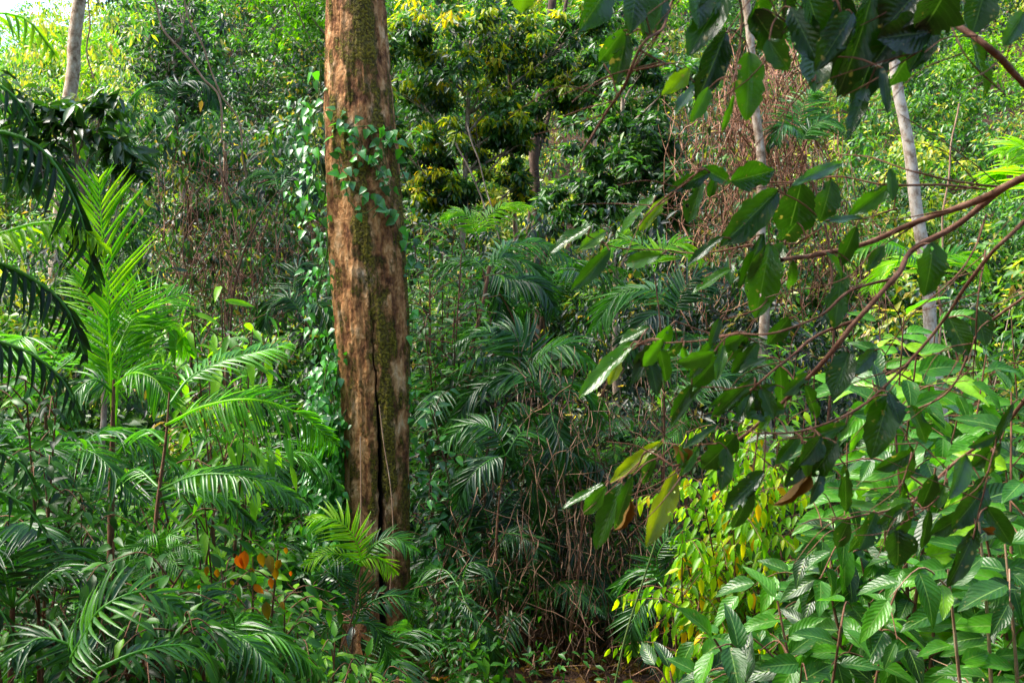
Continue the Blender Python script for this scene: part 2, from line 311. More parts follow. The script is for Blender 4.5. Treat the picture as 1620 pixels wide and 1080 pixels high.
def frond(name, parent, pts, L, n=26, wid=None, up=(0, -0.25, 1), ang=52, droop=0.35, mat='palm', tone=0.45, r=0.008, start=0.16, curl=0.35, vee=0.25, label=None, tspread=.25):
    pts = np.asarray(pts, float); m = 24; pp = smooth_path(pts, m)
    b = MB(); b.tube(pp, np.linspace(r, r * .25, m), 5, 0.9)
    t = np.linspace(start, 1, n); idx = t * (m - 1)
    pos = np.stack([np.interp(idx, np.arange(m), pp[:, k]) for k in range(3)], -1)
    Tn = nrm(np.gradient(pp, axis=0)); T = nrm(np.stack([np.interp(idx, np.arange(m), Tn[:, k]) for k in range(3)], -1))
    upv = np.asarray(up, float)
    S = nrm(np.cross(T, upv)); Nn = nrm(np.cross(S, T))
    prof = np.clip(np.sin(np.pi * (0.16 + 0.80 * (t - start) / (1 - start))) ** 0.7, .2, 1) * L
    for sgn in (-1, 1):
        a = np.radians(ang - 22 * (t - start) + RNG.normal(0, 4, n))[:, None]
        D = nrm(T * np.cos(a) + sgn * S * np.sin(a) + Nn * vee + np.array([0, 0, -droop]) * RNG.uniform(.6, 1.4, (n, 1)))
        W = (wid or L * 0.085) * RNG.uniform(.8, 1.15, n)
        N2 = nrm(Nn - sgn * S * 0.25 + RNG.normal(0, .12, (n, 3)))
        keep = RNG.random(n) > 0.04
        b.leaves((pos)[keep], D[keep], N2[keep], (prof * RNG.uniform(.88, 1.08, n))[keep], W[keep], BLADE, np.clip(tone + RNG.uniform(-tspread, tspread, n)[keep], 0, 1), curl * RNG.uniform(.5, 1.5, keep.sum()), fold=.5)
    o = b.build(name, M[mat], parent)
    if label: o['label'] = label
    return o
def palm(label, base, crown, nf=9, fl=1.2, ll=.3, mat='palm', tone=.45, stem_r=.02, nlf=24, group=None, elev=(20, 70), droop=.4, cat='palm', az0=0, stem=True, name='understorey_palm', wid=None):
    base = np.asarray(base, float); crown = np.asarray(crown, float)
    t = thing(name, label, cat, base, group)
    if stem:
        b = MB(); mid = (base + crown) / 2 + RNG.normal(0, .03, 3)
        pp = smooth_path([base - [0, 0, .15], mid, crown], 14); rr = np.linspace(stem_r, stem_r * .6, 14) * (1 + .12 * (np.arange(14) % 2)); b.tube(pp, rr, 7); b.build('trunk', M['brown'], t)
    for k in range(nf):
        az = az0 + 2 * np.pi * k / nf + RNG.uniform(-.3, .3); el = R(RNG.uniform(*elev)); Lf = fl * RNG.uniform(.75, 1.15)
        h = np.array([math.cos(az), math.sin(az), 0])
        p1 = crown + Lf * .5 * (h * math.cos(el) + np.array([0, 0, math.sin(el)]))
        e2 = el - R(55 + 20 * RNG.random())
        p2 = p1 + Lf * .5 * (h * math.cos(e2) + np.array([0, 0, math.sin(e2)]))
        frond('frond', t, [crown, p1, p2], ll, n=nlf, up=(0, 0, 1), droop=droop, mat=mat, tone=np.clip(tone + RNG.uniform(-.15, .15), 0, 1), r=stem_r * .35, wid=wid)
    return t

def cloud(b, centers, radii, per, size, asp, tones, tm=DIA, squash=.75, face=(0, -.35, .8), tvar=.14, surf=.55, droop=.35, curl=.3, odd=0.0):
    """leaf clumps: leaves spread through ellipsoids, denser near the outside"""
    C = np.repeat(centers, per, 0); r = np.repeat(radii, per); n = len(C)
    d = runit(n); rad = RNG.random(n) ** (surf); off = d * (rad * r)[:, None]; off[:, 2] *= squash
    # sprays: leaves sit on short twigs, several together
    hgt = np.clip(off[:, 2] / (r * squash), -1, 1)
    O = C + off
    D = nrm(d * [1, 1, .3] + RNG.normal(0, .5, (n, 3)) + [0, 0, -droop])
    N = nrm(d * .5 + np.asarray(face) + RNG.normal(0, .35, (n, 3)))
    s = np.repeat(size, per) * RNG.uniform(.65, 1.25, n)
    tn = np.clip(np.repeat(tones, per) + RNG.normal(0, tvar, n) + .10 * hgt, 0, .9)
    if odd: k_ = RNG.random(n); tn = np.where(k_ < odd, RNG.uniform(.9, 1.0, n), tn)
    b.leaves(O, D, N, s, s * asp, tm, np.clip(tn, 0, 1), curl, .2)

def tree(label, base, top, r, crown_blobs, mat='far', bark='grey', per=420, leaf=.14, tone=.45, group=None, name='forest_tree', extra=None, limbs=7, path=None, asp=.42):
    base = np.asarray(base, float); t = thing(name, label, 'tree', base, group)
    pts = smooth_path(path if path is not None else [base - [0, 0, .3], (base + top) / 2 + RNG.normal(0, .12, 3), top], 26)
    b = MB(); b.tube(pts, np.linspace(r, r * .35, 26) * (1 + .25 * np.exp(-np.arange(26) / 1.5)), 12); trunk_i = b
    cs = np.array([c[:3] for c in crown_blobs], float); rs = np.array([c[3] for c in crown_blobs], float)
    trunk_i.build('trunk', M[bark], t)
    bb = MB()
    for c in cs[:limbs * 3]:
        k = np.argmin(np.linalg.norm(pts - (c - [0, 0, .6 + .5 * abs(c[0] - base[0])]), axis=1)); k = max(k, 6)
        mid = (pts[k] + c) / 2 + [0, 0, -.1] + RNG.normal(0, .1, 3)
        q = smooth_path([pts[k], mid, c], 9); bb.tube(q, np.linspace(r * .35, r * .07, 9), 5)
        for _ in range(4):
            e = c + runit(1)[0] * rs[np.where(cs == c)[0][0]] * .75
            bb.tube(smooth_path([q[5], (q[6] + e) / 2 + [0, 0, .05], e], 6), np.linspace(r * .12, r * .03, 6), 4)
    bb.build('limbs', M[bark], t)
    f = MB(); subs = []; sr = []
    for c, rr in zip(cs, rs):
        k = int(9 + rr * 11)
        dd = runit(k) * (rr * RNG.uniform(.3, 1.45, k))[:, None]; dd[:, 2] *= .8
        subs.append(c + dd); sr.append(np.full(k, rr * .30) * RNG.uniform(.6, 1.4, k))
    subs = np.concatenate(subs); sr = np.concatenate(sr)
    tones = tone + RNG.normal(0, .12, len(subs))
    cloud(f, subs, sr, per // 14, np.full(len(subs), leaf), asp, tones, DIA if leaf < .2 else LEAF)
    fo = f.build('crown', M[mat], t)
    if extra: extra(t, subs, sr)
    return t

# ------------------------------------------------------------------ far hillside thicket (one mass nobody could count)
def thicket():
    b = MB(); nc = 960
    y = np.concatenate([14.6 + 10 * RNG.random(400), 22 + 36 * RNG.random(nc - 400)]); x = (RNG.random(nc) * 2 - 1) * (0.58 * y + 2)
    H = RNG.uniform(1.4, 5.5, nc) * (.75 + .5 * sstep(18, 34, y)); Rc = RNG.uniform(.5, 1.35, nc)
    bare = np.exp(-(((x - 5.6) / 2.4) ** 2) - (((y - 17.5) / 3) ** 2)); k = RNG.random(nc) > bare * .75
    low = (np.abs(x - 1) < 3) & (y < 18); H = np.where(low, H * .7, H)
    x, y, H, Rc = x[k], y[k], H[k], Rc[k]; nc = len(x); gz = ground_h(x, y)
    big = vnoise(np.stack([x * .25, y * .12, 0 * x + 5], -1))
    ct = .20 + .36 * big + RNG.normal(-.03, .24, nc) + .26 * sstep(18, 36, y) + .16 * sstep(.22, .5, -x / y) - .12 * (y < 19)  # leaf tone lightened uphill and leftwards, darkened nearby: slope light put into colour
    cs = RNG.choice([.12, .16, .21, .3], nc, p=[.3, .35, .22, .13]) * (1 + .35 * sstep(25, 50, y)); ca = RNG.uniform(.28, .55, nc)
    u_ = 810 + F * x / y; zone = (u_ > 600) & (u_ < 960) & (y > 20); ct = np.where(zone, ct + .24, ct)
    for i in range(nc):
        m = int(H[i] * Rc[i] * 6.0) + 6
        z = RNG.random(m) ** .85; th = RNG.uniform(-math.pi, math.pi, m); pr_ = np.sqrt(np.clip(np.sin(np.pi * (.12 + .83 * z)), .1, 1)) * Rc[i] * RNG.uniform(.55, 1.15, m)
        c = np.stack([x[i] + pr_ * np.sin(th), y[i] - pr_ * np.cos(th) * .8, gz[i] + .2 + z * H[i]], -1)
        per = int(np.clip(3.2 / cs[i] ** 1.25 / 1.0, 12, 42))
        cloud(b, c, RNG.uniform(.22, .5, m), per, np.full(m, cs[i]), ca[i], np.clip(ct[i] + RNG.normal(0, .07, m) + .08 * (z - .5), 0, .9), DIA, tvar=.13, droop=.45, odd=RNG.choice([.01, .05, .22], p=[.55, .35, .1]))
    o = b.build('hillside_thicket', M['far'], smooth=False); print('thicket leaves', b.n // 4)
    tag(o, 'dense wall of leafy vines and small leaved undergrowth covering the far hillside', 'undergrowth', kind='stuff')
    # stems and sticks of the same mass
    s = MB(); m = 420
    y = 15 + 36 * RNG.random(m) ** 1.3; x = (RNG.random(m) * 2 - 1) * (0.56 * y + 1); z = ground_h(x, y)
    for i in range(m):
        h = RNG.uniform(.8, 3.4); ln = RNG.normal(0, .28, 2) * h
        p0 = np.array([x[i], y[i], z[i] - .1]); p2 = p0 + [ln[0], ln[1], h]
        s.tube(smooth_path([p0, (p0 + p2) / 2 + RNG.normal(0, .12, 3), p2], 7), np.linspace(.022, .008, 7) * RNG.uniform(.5, 1.3), 4)
    tag(s.build('thicket_stems', M['grey']), 'tangle of thin brown stems standing among the hillside leaves', 'stems', kind='stuff')
thicket()

def litter():
    b = MB(); n = 26000
    y = 6 + 30 * RNG.random(n) ** 1.4; x = (RNG.random(n) * 2 - 1) * (0.55 * y + 1)
    z = ground_h(x, y) + RNG.uniform(.01, .06, n)
    b.leaves(np.stack([x, y, z], -1), runit(n) * [1, 1, .25], runit(n, 1.2), RNG.uniform(.07, .18, n), RNG.uniform(.03, .08, n), DIA, RNG.random(n), .2, .3)
    tag(b.build('fallen_leaves', M['dry'], smooth=False), 'brown fallen leaves littering the forest floor', 'leaf litter', kind='stuff')
litter()

# near and middle undergrowth, stuff: low plants filling the gully and its banks
def undergrowth():
    b = MB(); n = 1250
    y = 6.0 + 11.5 * RNG.random(n); x = (RNG.random(n) * 2 - 1) * (0.56 * y + 1.2)
    gap = np.exp(-((x - .95 - .02 * y) / 1.75) ** 4)
    keep = (RNG.random(n) > gap * .93) & ~((np.abs(x + 1.2) < .55) & (y < 9.2) & (y > 5))
    ppx = 810 + F * x / y; keep &= ~((ppx > 505) & (ppx < 700) & (y < 9.6))
    x, y = x[keep], y[keep]; n = len(x)
    hm = (.25 + 1.0 * RNG.random(n)) * (1 + .8 * sstep(1.5, 4, np.abs(x - 1)))
    c = np.stack([x, y, ground_h(x, y) + hm * .8], -1)
    tone = .42 + .2 * vnoise(np.stack([x * .5, y * .4, 0 * x], -1)) + RNG.normal(0, .12, n) - .3 * gap[keep]  # tone drops inside the gully, its shade put into the leaf colour
    size = RNG.choice([.07, .1, .14], n, p=[.4, .4, .2])
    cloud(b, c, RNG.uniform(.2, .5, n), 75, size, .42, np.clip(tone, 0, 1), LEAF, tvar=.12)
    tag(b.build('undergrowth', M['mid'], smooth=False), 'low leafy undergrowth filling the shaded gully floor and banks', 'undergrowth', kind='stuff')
undergrowth()

# unseen foliage added around the camera to keep low sky light off near plants
def around():
    b = MB(); n = 1500
    th = RNG.uniform(0, 2 * np.pi, n); rr = RNG.uniform(9, 15, n); x = rr * np.cos(th) * 1.25; y = 3 + rr * np.sin(th)
    k = (y < 2) | (np.abs(x) > .56 * np.maximum(y, 0) + 3.0); x, y = x[k], y[k]; n = len(x)
    z = ground_h(x, y) + 10.5 * RNG.random(n) ** .9
    cloud(b, np.stack([x, y, z], -1), RNG.uniform(.9, 1.8, n), 34, np.full(n, .5), .45, RNG.uniform(.1, .5, n), DIA)
    tag(b.build('sky_blocking_foliage', M['far'], smooth=False), 'unseen foliage added behind and beside the viewpoint to block low sky light', 'forest', kind='stuff')
around()

# ------------------------------------------------------------------ the big mossy trunk
TY = np.array([-900, -400, 0, 100, 200, 300, 400, 500, 600, 700, 800, 900, 1000, 1060, 1130])
TL = np.array([520, 515, 517, 516, 515, 519, 522, 528, 540, 545, 548, 549, 545, 534, 505])
TR = np.array([575, 590, 607, 615, 625, 632, 638, 645, 647, 646, 645, 646, 651, 664, 700])
TD = 9.0
def main_tree():
    t = thing('mossy_tree', 'thick mossy brown tree trunk split by a long dark crack', 'tree', P(600, 1065, TD))
    nz, na = 620, 200
    py = np.linspace(1130, -900, nz); xl = np.interp(py, TY, TL); xr = np.interp(py, TY, TR)
    k = np.ones(31) / 31
    sm = lambda v: np.convolve(np.pad(v, 15, 'edge'), k, 'valid')
    xl, xr = sm(xl), sm(xr)
    cx = (xl + xr) / 2; rad = (xr - xl) / 2 * TD / F
    C = P(cx, py, TD)
    th = np.linspace(0, 2 * np.pi, na, endpoint=False)
    TH, Z = np.meshgrid(th, C[:, 2]); PY = np.repeat(py[:, None], na, 1)
    # front is -Y ; angle from front, positive to the right
    phi = np.arctan2(np.cos(TH), -np.sin(TH))
    gx = np.interp(py, [300, 380, 520, 640, 700, 800, 900, 1000, 1130], [586, 592, 597, 603, 607, 611, 612, 616, 620])
    gphi = np.arcsin(np.clip((gx - cx) / ((xr - xl) / 2), -.9, .9))[:, None]
    wob = .05 * vnoise(np.stack([Z * 2.1, Z * 0, Z * 0], -1)) + .035 * vnoise(np.stack([Z * 14, Z * 0 + 3, Z * 0], -1))
    dphi = phi - gphi - wob
    gw = np.interp(py, [300, 480, 620, 680, 760, 900, 1130], [.010, .012, .018, .04, .07, .09, .12])[:, None]
    gd = np.interp(py, [330, 420, 560, 680, 760, 1130], [0, .035, .14, .45, .65, .7])[:, None]
    groove = gd * np.exp(-(np.abs(dphi) / gw) ** 3)
    lobes = np.interp(py, [250, 500, 1130], [0, .06, .10])[:, None] * np.exp(-(dphi / .3) ** 2)
    circ = np.stack([np.cos(TH) * 2.2, np.sin(TH) * 2.2, Z * 1.1], -1)
    n1 = vnoise(circ * 1.0); n2 = vnoise(circ * [3, 3, 1.6] + 9); n3 = vnoise(circ * [9, 9, 5] + 4); n4 = vnoise(circ * [22, 22, 12] + 2)
    flute = .05 * sstep(300, 1000, PY) * np.cos(3 * TH + 1.0 + .4 * Z)
    rr = rad[:, None] * (1 - groove - lobes + .03 * n1 + .03 * n2 + .030 * n3 + .020 * n4 + .030 * np.abs(vnoise(circ * [11, 11, 3.2] + 7)) + flute * .5)
    V = np.stack([C[:, 0][:, None] + rr * np.cos(TH), C[:, 1][:, None] + rr * np.sin(TH), Z + 0 * TH], -1)
    i = np.arange(nz - 1)[:, None] * na; j = np.arange(na)[None]; j2 = (j + 1) % na
    b = MB()
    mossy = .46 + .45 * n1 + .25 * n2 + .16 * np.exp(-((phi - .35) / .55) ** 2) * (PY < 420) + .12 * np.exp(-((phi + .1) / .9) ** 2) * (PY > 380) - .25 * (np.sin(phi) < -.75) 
    b.add(V.reshape(-1, 3), np.stack([i + j, i + j2, i + na + j2, i + na + j], -1).reshape(-1, 4), np.clip(mossy, 0, 1).ravel())
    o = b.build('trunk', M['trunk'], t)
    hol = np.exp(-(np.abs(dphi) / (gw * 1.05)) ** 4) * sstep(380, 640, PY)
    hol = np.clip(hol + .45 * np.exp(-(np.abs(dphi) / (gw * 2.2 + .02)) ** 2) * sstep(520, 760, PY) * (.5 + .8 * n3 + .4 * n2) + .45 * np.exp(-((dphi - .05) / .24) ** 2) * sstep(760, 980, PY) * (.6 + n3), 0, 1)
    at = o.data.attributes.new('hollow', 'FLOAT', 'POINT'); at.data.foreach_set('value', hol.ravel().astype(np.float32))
    # knots and bark scars
    # limbs + crown, above the frame
    bb = MB(); top = C[-1]; cl = []
    for k_ in range(9):
        az = k_ * .7 + .3; e = top + np.array([math.cos(az) * 3.2, math.sin(az) * 3.0, 1.2 + (k_ % 3) * .9]); cl.append(e)
        bb.tube(smooth_path([top - [0, 0, 1.5 - .12 * k_], (top + e) / 2 + [0, 0, .1], e], 10), np.linspace(.12, .03, 10), 7)
    bb.build('limbs', M['grey'], t)
    f = MB(); cl = np.array(cl); cs = (cl[:, None] + RNG.normal(0, .8, (9, 16, 3))).reshape(-1, 3)
    cloud(f, cs, np.full(len(cs), .6), 36, np.full(len(cs), .16), .45, np.full(len(cs), .4)); f.build('crown', M['far'], t)
    return C, rad, py
TC, TRAD, TPY = main_tree()
def trunk_pt(px, py, out=.03):
    """point on the front surface of the trunk under a photo pixel"""
    c = np.interp(py, TPY[::-1], TC[::-1, 0]); r = np.interp(py, TPY[::-1], TRAD[::-1])
    x = P(px, py, TD)[0]; s = np.clip((x - c) / r, -1, 1)
    d = TD - r * math.sqrt(max(0, 1 - s * s)) - out
    return P(px, py, d)

def vines():
    # garland over the front
    t = thing('climbing_vine', 'heart leaved vine draped diagonally across the front of the mossy trunk', 'vine', P(560, 300, TD - .3))
    b = MB(); st = MB()
    chains = [[(519, 120), (526, 170), (545, 200), (565, 232), (592, 262), (612, 290), (640, 300)], [(530, 165), (548, 200), (585, 200), (608, 205), (618, 200)],
              [(585, 205), (595, 240), (610, 262), (605, 215), (618, 238)], [(530, 195), (538, 262), (545, 290), (552, 320)], [(552, 318), (575, 338), (605, 322), (625, 350), (632, 372), (640, 400)],
              [(612, 200), (622, 225), (634, 262), (645, 300), (648, 330)], [(575, 300), (600, 325), (590, 345)], [(636, 360), (648, 380), (652, 410), (646, 430), (655, 470)],
              [(650, 470), (652, 520), (648, 570), (650, 620), (647, 670), (650, 720)], [(560, 205), (562, 250), (556, 270)]]
    for ch in chains:
        q = np.array([trunk_pt(x, y) for x, y in ch]); pp = smooth_path(q, 30); st.tube(pp, .004, 4)
        L = np.linalg.norm(np.diff(q, axis=0), axis=1).sum(); n = int(L / .055) + 2
        tt = RNG.random(n) * 29; O = np.stack([np.interp(tt, np.arange(30), pp[:, k]) for k in range(3)], -1)
        O = O + RNG.normal(0, .035, (n, 3)) * [1, .3, 1] + [0, -.02, 0]
        D = nrm(RNG.normal(0, .7, (n, 3)) * [1, .4, .7] + [0, -.35, -.75]); N = nrm(RNG.normal(0, .35, (n, 3)) + [0, -.8, .55])
        s = RNG.uniform(.05, .115, n); b.leaves(O, D, N, s, s * .82, HEART, .3 + .7 * RNG.random(n), .25, .15, .02)
    b.build('foliage', M['vine'], t); st.build('stems', M['green'], t)
    # dense curtain down the left side
    t = thing('climbing_vine', 'long curtain of glossy pale blue green leaves hanging down the trunk left edge', 'vine', P(520, 900, TD))
    b = MB(); st = MB()
    edge = lambda y: np.interp(y, TY, TL)
    for k in range(16):
        y0 = RNG.uniform(520, 700) if k > 4 else (100, 140, 230, 330, 420)[k]; y1 = y0 + RNG.uniform(200, 330)
        y1 = min(y1, 960); ys_ = np.linspace(y0, y1, 7)
        off = np.interp(ys_, [90, 250, 400, 600, 750, 960], [-10, -14, -2, -10, -18, -24]) + RNG.normal(0, 10, 7) + RNG.uniform(-14, 8)
        q = P(edge(ys_) + off, ys_, TD - .15 + RNG.uniform(-.12, .15)); pp = smooth_path(q, 40); st.tube(pp, .006, 4)
        n = int((y1 - y0) / (2.6 if k > 4 else 5)); tt = RNG.random(n) * 39; O = np.stack([np.interp(tt, np.arange(40), pp[:, m_]) for m_ in range(3)], -1) + RNG.normal(0, .075, (n, 3)) + [-.05, 0, 0]
        D = nrm(RNG.normal(0, .5, (n, 3)) + [-.25, -.3, -.9]); N = nrm(RNG.normal(0, .3, (n, 3)) + [-.3, -.65, .7])
        s = RNG.uniform(.055, .125, n); b.leaves(O, D, N, s, s * .68, HEART, .4 + .5 * RNG.random(n), .25, .15, .02)
    b.build('foliage', M['vine'], t); st.build('stems', M['green'], t)
    # thread lianas hanging in front of the hollow
    for lab, path in (('thin straight cord hanging in front of the dark trunk hollow', [(600, 640), (607, 700), (618, 770), (622, 850), (615, 960)]),
                      ('thin brown cord hanging at the trunk left side near its base', [(570, 690), (571, 780), (571, 860)])):
        c = MB(); c.tube(smooth_path([P(x, y, TD - .5) for x, y in path], 24), .005, 4); tag(c.build('hanging_cord', M['liana']), lab, 'liana')
vines()

# ------------------------------------------------------------------ pale trunks and other trees
def pxtree(label, path, depth, wpx, bark, name='slender_tree', crown=True, group=None, tone=.5, mat='far', gbase=True):
    pts = [P(x, y, depth) for x, y in path]
    pts = sorted(pts, key=lambda p: p[2])
    gx, gy = pts[0][0], pts[0][1]; base = np.array([gx + .05, gy, float(ground_h(gx, gy))])
    if base[2] > pts[0][2] - .2: pts = [p for p in pts if p[2] > base[2] + .4]
    top = pts[-1] + nrm(pts[-1] - pts[-2]) * (4.0 if crown else .25); r = wpx / 2 * depth / F
    t = thing(name, label, 'tree', base, group)
    m = 46; pp = smooth_path([base - [0, 0, .3]] + pts + [top], m)
    pp[1:, 0] += .018 * np.sin(np.arange(m - 1) * .9) * 1.0
    b = MB(); rr = np.linspace(r * 1.12, r * .7, m) * (1 + .05 * vnoise(np.stack([np.arange(m) * .6, np.zeros(m), np.zeros(m)], -1))); b.tube(pp, rr, 14); b.build('trunk', M[bark], t)
    if crown:
        bb = MB(); cl = []
        for k in range(6):
            az = k * 1.05 + .4; e = top + np.array([math.cos(az) * 1.5, math.sin(az) * 1.5, .3 + .5 * (k % 3)]); cl.append(e)
            bb.tube(smooth_path([top - [0, 0, .6], (top + e) / 2, e], 7), np.linspace(r * .5, r * .12, 7), 5)
        bb.build('limbs', M[bark], t)
        f = MB(); cs = (np.array(cl)[:, None] + RNG.normal(0, .45, (6, 8, 3))).reshape(-1, 3)
        cloud(f, cs, np.full(len(cs), .4), 40, np.full(len(cs), .14), .42, np.full(len(cs), tone)); f.build('crown', M[mat], t)
    return t
pxtree('tall grey brown trunk at the upper left before the bright gap', [(131, -60), (125, 0), (119, 70), (117, 110), (107, 160), (104, 260), (96, 330)], 17, 24, 'tan')
pxtree('white speckled trunk curving down behind the dark hanging leaves', [(1412, 60), (1421, 135), (1433, 215), (1446, 290), (1458, 380), (1470, 480), (1480, 590), (1492, 700)], 13.5, 20, 'pale')
pxtree('thin white trunk standing before the brown tangle of dry vines', [(1188, 90), (1197, 180), (1203, 260), (1205, 350), (1208, 450), (1208, 560), (1212, 690)], 12.8, 16, 'tan')
pxtree('slender tan stem in the middle under the golden crown', [(808, 60), (807, 150), (809, 230), (814, 300), (816, 380), (816, 450)], 19, 9, 'liana', crown=False)
pxtree('dark forked trunk right beside the slender tan stem', [(880, -40), (868, 60), (855, 150), (848, 210), (846, 300), (850, 360)], 21, 18, 'darkbark', crown=False)
pxtree('second dark trunk leaning behind the forked one', [(900, -20), (888, 60), (872, 160), (853, 240), (840, 330)], 21.4, 8, 'darkbark', crown=False)
pxtree('dark thin trunk under the hanging rattan fronds', [(863, 400), (858, 460), (860, 540), (866, 620)], 14, 11, 'darkbark', crown=False)
pxtree('dull brown stem rising out of the vine mass left of centre', [(356, 250), (360, 330), (362, 420), (360, 490)], 15, 9, 'liana', crown=False)
pxtree('bare thin stem crossing the pale green slope at far right', [(1512, 190), (1502, 260), (1494, 330)], 15, 4, 'liana', crown=False)

def blob(px, py, d, rpx):
    p = P(px, py, d); return (p[0], p[1], p[2], rpx * d / F)
def gold_extra(t, subs, sr):
    f = MB(); k = RNG.random(len(subs)) < .6; c = subs[k] + np.stack([0 * sr[k], -sr[k] * .8, sr[k] * .45], -1)
    cloud(f, c, sr[k] * .75, 26, np.full(k.sum(), .17), .36, RNG.uniform(.1, .8, k.sum()), droop=.9, tvar=.2)
    o = f.build('young_leaves', M['gold'], t); o['label'] = 'golden orange young leaves at the twig ends'
d = 18.5
tree('golden tipped tree crown beside the thick mossy trunk', P(735, 470, d) * [1, 1, 0] + [0, 0, float(ground_h(*P(735, 470, d)[:2]))], P(745, 60, d), .09,
     [blob(*a) for a in ((700, 90, d, 75), (770, 130, d, 80), (850, 110, d + .5, 75), (660, 150, d, 60), (700, 230, d, 60), (760, 215, d, 65), (690, 300, d, 45), (650, 60, d, 55), (780, 40, d, 70), (880, 50, d + 1, 55), (740, 310, d - .3, 40), (940, 30, d, 45), (630, 230, d, 35), (820, 210, d, 40), (900, 150, d, 40), (640, 330, d, 35), (960, 90, d, 35), (830, 280, d, 35))],
     tone=.38, leaf=.15, per=1000, extra=gold_extra)
d = 17
tree('dark round leaved tree crown just right of centre', P(985, 560, d) * [1, 1, 0] + [0, 0, float(ground_h(*P(985, 560, d)[:2]))], P(985, 150, d), .08,
     [blob(*a) for a in ((960, 200, d, 55), (1010, 190, d, 60), (1000, 270, d, 60), (940, 280, d, 50), (1040, 250, d, 45), (960, 340, d, 45), (1080, 120, d, 45), (900, 330, d, 35), (1060, 330, d, 40), (940, 120, d + 1, 40), (1020, 110, d, 50))], tone=.42, leaf=.17, per=800)
d = 22
tree('vine smothered tree standing upper left of the mossy trunk', P(300, 520, d) * [1, 1, 0] + [0, 0, float(ground_h(*P(300, 520, d)[:2]))], P(270, 20, d), .14,
     [blob(*a) for a in ((290, 20, d, 80), (260, 110, d, 60), (320, 150, d, 60), (270, 220, d, 60), (340, 260, d, 55), (230, 60, d, 60), (310, 330, d, 50), (390, 330, d, 50))], tone=.25, leaf=.17, per=560)
d = 9.5
tree('small tree with big dark leaves at left under the pale trunk', P(110, 500, d) * [1, 1, 0] + [0, 0, float(ground_h(*P(110, 500, d)[:2]))], P(110, 180, d), .04,
     [blob(*a) for a in ((10, 150, d, 40), (30, 200, d, 40), (75, 180, d, 30), (95, 225, d, 45), (150, 195, d, 38), (190, 230, d, 30), (160, 165, d, 26), (60, 250, d, 40), (20, 260, d, 40), (205, 260, d, 22))], mat='dark', tone=.6, leaf=.2, per=90)

# hillside trees, bright crowns high on the slope
proto = None; spots = []
def hill_protos():
    out = []
    for v in range(4):
        H = RNG.uniform(5.5, 7.5); bl = [(RNG.normal(0, 1.0), RNG.normal(0, 1.0), H - 1.2 + RNG.normal(0, .9), RNG.uniform(.9, 1.4)) for _ in range(8)]
        bl.append((0, 0, H, 1.2))
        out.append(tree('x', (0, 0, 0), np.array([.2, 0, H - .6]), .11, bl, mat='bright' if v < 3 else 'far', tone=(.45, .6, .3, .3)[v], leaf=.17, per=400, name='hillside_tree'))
    return out
HP = hill_protos()
HS = [(-27, 47, 1), (-21, 41, 2), (-25, 42, 0), (-24, 50, 0), (-19.5, 44, 1), (-22, 36, 0), (-16, 38, 1), (-12.5, 46, 0), (-11, 34, 2), (-8, 40, 1), (-5.5, 30, 2), (-4, 46, 0), (-1.5, 38, 1), (1.5, 44, 1), (2.8, 33, 0),
      (5.5, 40, 1), (7.8, 47, 0), (9.5, 36, 3), (13, 42, 1), (12.5, 31, 0), (17, 38, 1), (20, 46, 0), (16, 28, 1), (23, 40, 0), (11, 51, 1), (-14, 54, 0), (0, 53, 0), (18.5, 53, 1), (6, 54, 0), (-8, 53, 1)]
side = lambda x, y: ('left of the mossy trunk' if x / y < -.18 else 'right of the mossy trunk' if x / y < .12 else 'above the brown vine tangle' if x / y < .3 else 'behind the white speckled trunk')
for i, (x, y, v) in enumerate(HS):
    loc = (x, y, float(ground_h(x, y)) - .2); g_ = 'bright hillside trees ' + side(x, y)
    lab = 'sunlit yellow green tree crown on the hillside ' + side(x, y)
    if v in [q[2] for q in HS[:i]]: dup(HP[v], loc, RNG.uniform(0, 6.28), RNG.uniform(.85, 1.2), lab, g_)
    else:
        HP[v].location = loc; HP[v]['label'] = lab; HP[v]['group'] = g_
for v in range(4):
    if v not in [q[2] for q in HS]: pass

# ------------------------------------------------------------------ lianas and dry tangles
def liana(label, path, d, wpx, mat='liana', name='liana'):
    c = MB(); p = smooth_path([P(x, y, d) for x, y in path], 60); p += .012 * np.stack([vnoise(p * 3 + k) for k in range(3)], -1) * d / 6
    c.tube(p, wpx / 2 * d / F, 6); tag(c.build(name, M[mat]), label, 'liana')
liana('long tan liana looping from the top edge down to the dry stems', [(245, -10), (262, 50), (300, 95), (325, 130), (345, 150), (352, 200), (350, 255), (358, 330)], 13, 3.5)
liana('second tan liana crossing the first one left of the mossy trunk', [(290, -10), (300, 30), (320, 70), (335, 115), (350, 150), (378, 190), (385, 250), (395, 300)], 13.2, 3)
liana('curved thin liana hanging near the far left pale trunk', [(140, 0), (143, 40), (138, 70), (147, 125)], 15, 2.5)
liana('pale leaning stick below the golden leaves', [(738, 190), (752, 235), (768, 290), (780, 345), (790, 380)], 15, 2.2, 'grey')
liana('thin grey stick leaning left of the pale stick', [(722, 225), (745, 270), (765, 320), (772, 350)], 15.2, 2.5, 'grey')
liana('slack brown liana curling in the dark gully bottom', [(890, 750), (897, 830), (902, 900), (896, 960), (897, 1005), (912, 1020)], 9, 2.2)
liana('drooping liana arc in the dark beside the mossy trunk base', [(790, 900), (780, 940), (760, 965), (730, 968), (700, 950)], 10, 2)
liana('yellow green cord slanting down from the hanging leaves', [(1038, 850), (1015, 920), (990, 1000), (970, 1090)], 4.5, 3, 'green')
liana('dark leaning branch in the blue green palms', [(775, 420), (760, 500), (740, 580), (715, 650), (690, 720)], 11, 6, 'brown')
